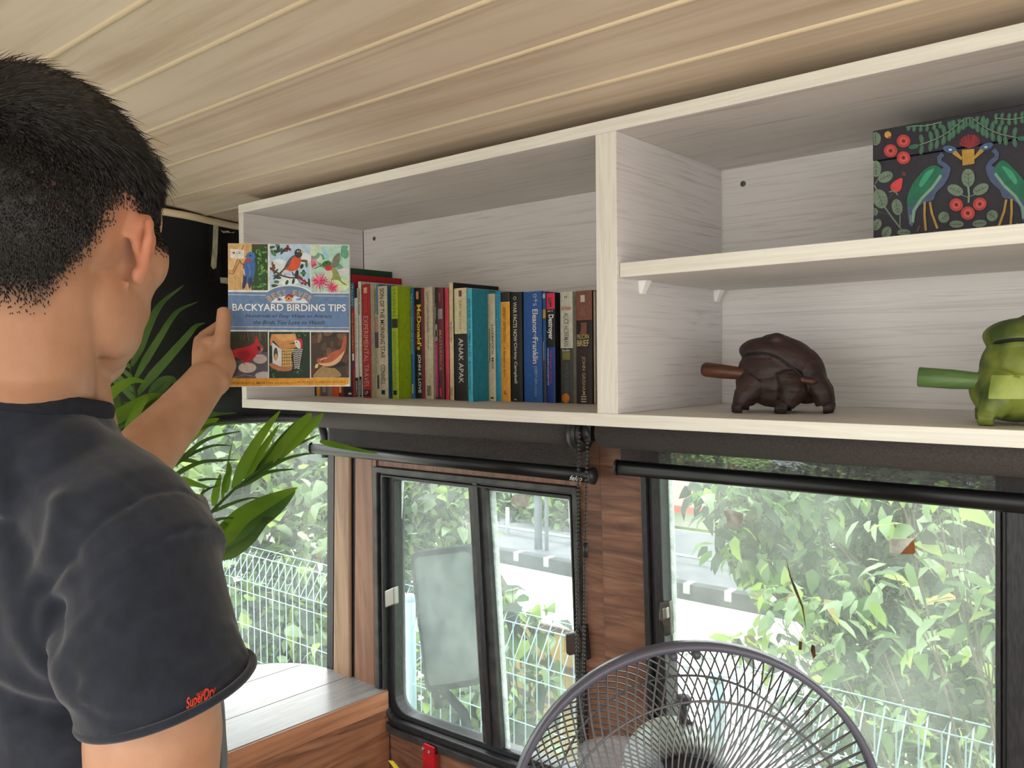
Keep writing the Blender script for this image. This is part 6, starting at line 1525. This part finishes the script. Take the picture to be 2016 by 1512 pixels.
# shirt ------------------------------------------------------------------
M_shirt = noisy('navy_cotton', rgb(34, 38, 50), rgb(26, 30, 40), 90, .85, spec=.2, bump=.15)
nt = M_shirt.node_tree; b = nt.nodes['Principled BSDF']; b.inputs['Sheen Weight'].default_value = .25; b.inputs['Sheen Roughness'].default_value = .5
sh = MB()
sh.ball((.64, -.57, -.10), (.172, .112, .13), None, 32, 20); sh.ball((.64, -.572, -.25), (.168, .116, .25), None, 32, 20); sh.ball((.64, -.568, -.46), (.155, .118, .21), None, 32, 20)
sh.tube([Vector((.64, -.568, -.40)), Vector((.64, -.568, -.70))], .135, 28, flat=.8, up=(1, 0, 0))
sh.tube([Vector((.634, -.596, .010)), Vector((.70, -.588, -.012)), Vector((.765, -.578, -.040)), Vector((.806, -.570, -.075))], [.060, .056, .058, .058], 24)
sh.tube([Vector((.634, -.596, .010)), Vector((.575, -.588, -.010)), Vector((.51, -.575, -.030)), Vector((.465, -.568, -.065))], [.060, .055, .054, .056], 24)
V = [Vector((.645 + .102 * math.cos(a), -.602 + .095 * math.sin(a), -.02)) for a in [2 * math.pi * i / 28 for i in range(28)]] + [Vector((.666 + .070 * math.cos(a), -.614 + .070 * math.sin(a), .055 - .012 * math.sin(a))) for a in [2 * math.pi * i / 28 for i in range(28)]]
sh.add(V, [tuple(range(28))[::-1], tuple(range(28, 56))] + [(i, (i + 1) % 28, 28 + (i + 1) % 28, 28 + i) for i in range(28)])
# right sleeve, open at the hem
def ringpts(c, u, v, n=28): return [c + u * math.cos(2 * math.pi * i / n) + v * math.sin(2 * math.pi * i / n) for i in range(n)]
hu = (att(498, 1326, .560) - att(164, 1410, .565)) * .5; hc_ = (att(498, 1326, .560) + att(164, 1410, .565)) * .5
dep = CF * .056 - Vector((0, 0, .0))
rows = []
hor = CR
for (px, py, t, hw) in ((300, 985, .615, 92), (296, 1040, .605, 118), (288, 1120, .595, 140), (289, 1200, .585, 160), (297, 1270, .575, 170)):
    rows.append((att(px, py, t), hor * (hw / FPX * t), CF * .056))
rows.append((att(316, 1335, .567), (hu * .6 + hor * .6 * .062).normalized() * .0600, CF * .055 + Vector((0, 0, .003))))
rows.append((hc_, hu, CF * .054 + Vector((0, 0, .008))))
V = []; n = 28
for c, u, v in rows: V += ringpts(c, u, v, n)
F = []
for i in range(len(rows) - 1):
    for j in range(n): a = i * n + j; b_ = i * n + (j + 1) % n; F.append((a, b_, b_ + n, a + n))
F += [tuple(range(n))[::-1], tuple(range((len(rows) - 1) * n, len(rows) * n))]
sh.add(V, F)
sh.ball((.716, -.600, .010), (.046, .042, .040), None, 20, 14)
# left sleeve
sh.tube([Vector((.470, -.566, -.070)), Vector((.440, -.530, -.095)), Vector((.405, -.478, -.108))], [.060, .060, .062], 24)
base = MB(); base.v = sh.v; base.f = sh.f; base.m = sh.m; base.sm = sh.sm
tmp = fuse('tmpshirt', base, .0045, 6, [M_shirt], person)
BS = BVHTree.FromObject(tmp, bpy.context.evaluated_depsgraph_get())
def fold(pts, amp, w_):
    out = []
    for (x, y) in smoothpoly(pts, 12, False):
        p = onobj(BS, x, y, 0)
        if p is not None: out.append(p)
    kd = KDTree(len(out))
    for i_, q in enumerate(out): kd.insert(q, i_)
    kd.balance(); return (kd, amp, w_ * 1.35)
z1 = lambda L_: [(a / 2.32, 860 + b_ / 2.32) for a, b_ in L_]
folds = [fold(z1(q), a, w_) for q, a, w_ in (
    ([(20, 250), (30, 450), (55, 650), (90, 820), (160, 960), (260, 1080), (350, 1150)], .0042, .008),
    ([(55, 420), (80, 640), (120, 800), (175, 930), (260, 1030)], -.0035, .007),
    ([(270, 300), (240, 480), (180, 640), (135, 780), (150, 900), (200, 1000), (300, 1050)], .0050, .007),
    ([(300, 640), (230, 740), (195, 820), (205, 910), (250, 960), (290, 985)], .0050, .006),
    ([(320, 560), (240, 660), (170, 760), (165, 880), (215, 975)], -.0045, .006),
    ([(270, 780), (262, 870), (275, 960), (310, 1060), (345, 1130)], -.0055, .006),
    ([(0, 1090), (110, 1140), (230, 1180), (340, 1210)], .0040, .007), ([(0, 1150), (120, 1200), (260, 1240), (350, 1250)], -.003, .007),
    ([(0, 1200), (120, 1290), (260, 1350), (380, 1390)], .0035, .008), ([(20, 1330), (140, 1420), (300, 1470)], .003, .009),
    ([(350, 870), (420, 800), (520, 700), (600, 620), (690, 530)], .0016, .004), ([(480, 840), (560, 780), (640, 715), (740, 650), (800, 610)], .0014, .004),
    ([(940, 900), (1010, 870), (1060, 870)], .002, .004), ([(960, 960), (1030, 930), (1090, 925)], .002, .004), ([(900, 1060), (1000, 1020), (1110, 985)], .0018, .004),
    ([(590, 300), (480, 370), (400, 440), (300, 560), (220, 700)], -.0016, .0026), ([(600, 292), (680, 255), (760, 240), (830, 240), (900, 275)], -.0016, .0024),
    ([(370, 20), (480, 110), (560, 170), (650, 235)], -.0014, .0024),
    ([(360, 1215), (420, 1265), (499, 1300), (600, 1306), (696, 1290), (849, 1225), (986, 1112), (1100, 990)], -.0016, .0022))]
def sdisp(co, nrm_):
    d = .0012 * noise.noise(co * 14) + .0005 * noise.noise(co * 45)
    for kd, amp, w_ in folds:
        best = kd.find(co)[2] ** 2
        if best < (3 * w_) ** 2: d += amp * math.exp(-best / (w_ * w_))
    return d
bpy.data.objects.remove(tmp)
shirt = fuse('shirt', sh, .0030, 10, [M_shirt], person, disp=sdisp)
vv_ = CF * .054 + Vector((0, 0, .008)); mb = MB()
mb.tube([hc_ + (hu * math.cos(2 * math.pi * i / 60) + vv_ * math.sin(2 * math.pi * i / 60)) * .962 + Vector((0, 0, .0025)) for i in range(60)], .0030, 10, closed=True); mb.build('sleeve_hem', [M_shirt], shirt)
# ribbed neckline
mb = MB(); P = []
for i in range(40):
    a = 2 * math.pi * i / 40; cx, cy = .634, -.592
    q = Vector((.666 + .0685 * math.cos(a), -.614 + .0685 * math.sin(a), .054 - .012 * math.sin(a)))
    P.append(q)
mb.tube(P, .0085, 10, closed=True, flat=.55, up=(0, 0, 1)); o = mb.build('neckband', [noisy('navy_rib', rgb(28, 31, 42), rgb(20, 22, 32), 200, .9)], person)
# printed lettering on the sleeve hem
BS = BVHTree.FromObject(shirt, bpy.context.evaluated_depsgraph_get())
M_red2 = flat(214, 66, 44)
def onto(o_, ux, uy, sx_, sy_):
    def f(a, b_):
        x = o_[0] + ux[0] * a * sx_ + uy[0] * b_ * sy_; y = o_[1] + ux[1] * a * sx_ + uy[1] * b_ * sy_
        return onobj(BS, x, y, .0006) or att(x, y, .56)
    return f
mb = MB(); text_into(mb, 'SuperDry', (0, 0, 0), (1, 0, 0), (0, 1, 0), 1, 1, 0, .25, .022, warp=onto((368, 1403), (.897, -.442), (-.10, -.99), 66, 28))
for q in ([(369, 1406), (428, 1376), (427, 1382), (384, 1408), (385, 1413), (370, 1414)],):
    mb.add([onobj(BS, x, y, .0008) or att(x, y, .56) for x, y in q], [tuple(range(len(q)))], 0)
text_into(mb, 'VINTAGE', (0, 0, 0), (1, 0, 0), (0, 1, 0), 1, 1, 0, 0, .01, warp=onto((387, 1372), (.897, -.442), (-.3, -.95), 23, 6))
mb.build('sleeve_lettering', [M_red2], shirt)
# trousers and shoes below the frame
tr_ = MB(); tr_.ball((.64, -.566, -.74), (.150, .115, .11))
for s in (-1, 1): tr_.tube([Vector((.64 + s * .075, -.566, -.74)), Vector((.64 + s * .085, -.56, -1.02)), Vector((.64 + s * .09, -.575, -1.33))], [.085, .062, .052], 20)
fuse('trousers', tr_, .006, 5, [noisy('dark_denim', rgb(50, 54, 62), rgb(38, 42, 50), 60, .9)], person)
for s in (-1, 1):
    q = MB(); x = .64 + s * .09; q.ball((x, -.55, -1.362), (.042, .075, .034)); q.ball((x, -.49, -1.374), (.040, .060, .0245)); q.box((x - .036, -.61, ZF + .0008), (x + .036, -.45, ZF + .02))
    fuse('shoe', q, .004, 3, [flat(60, 58, 60)], person)
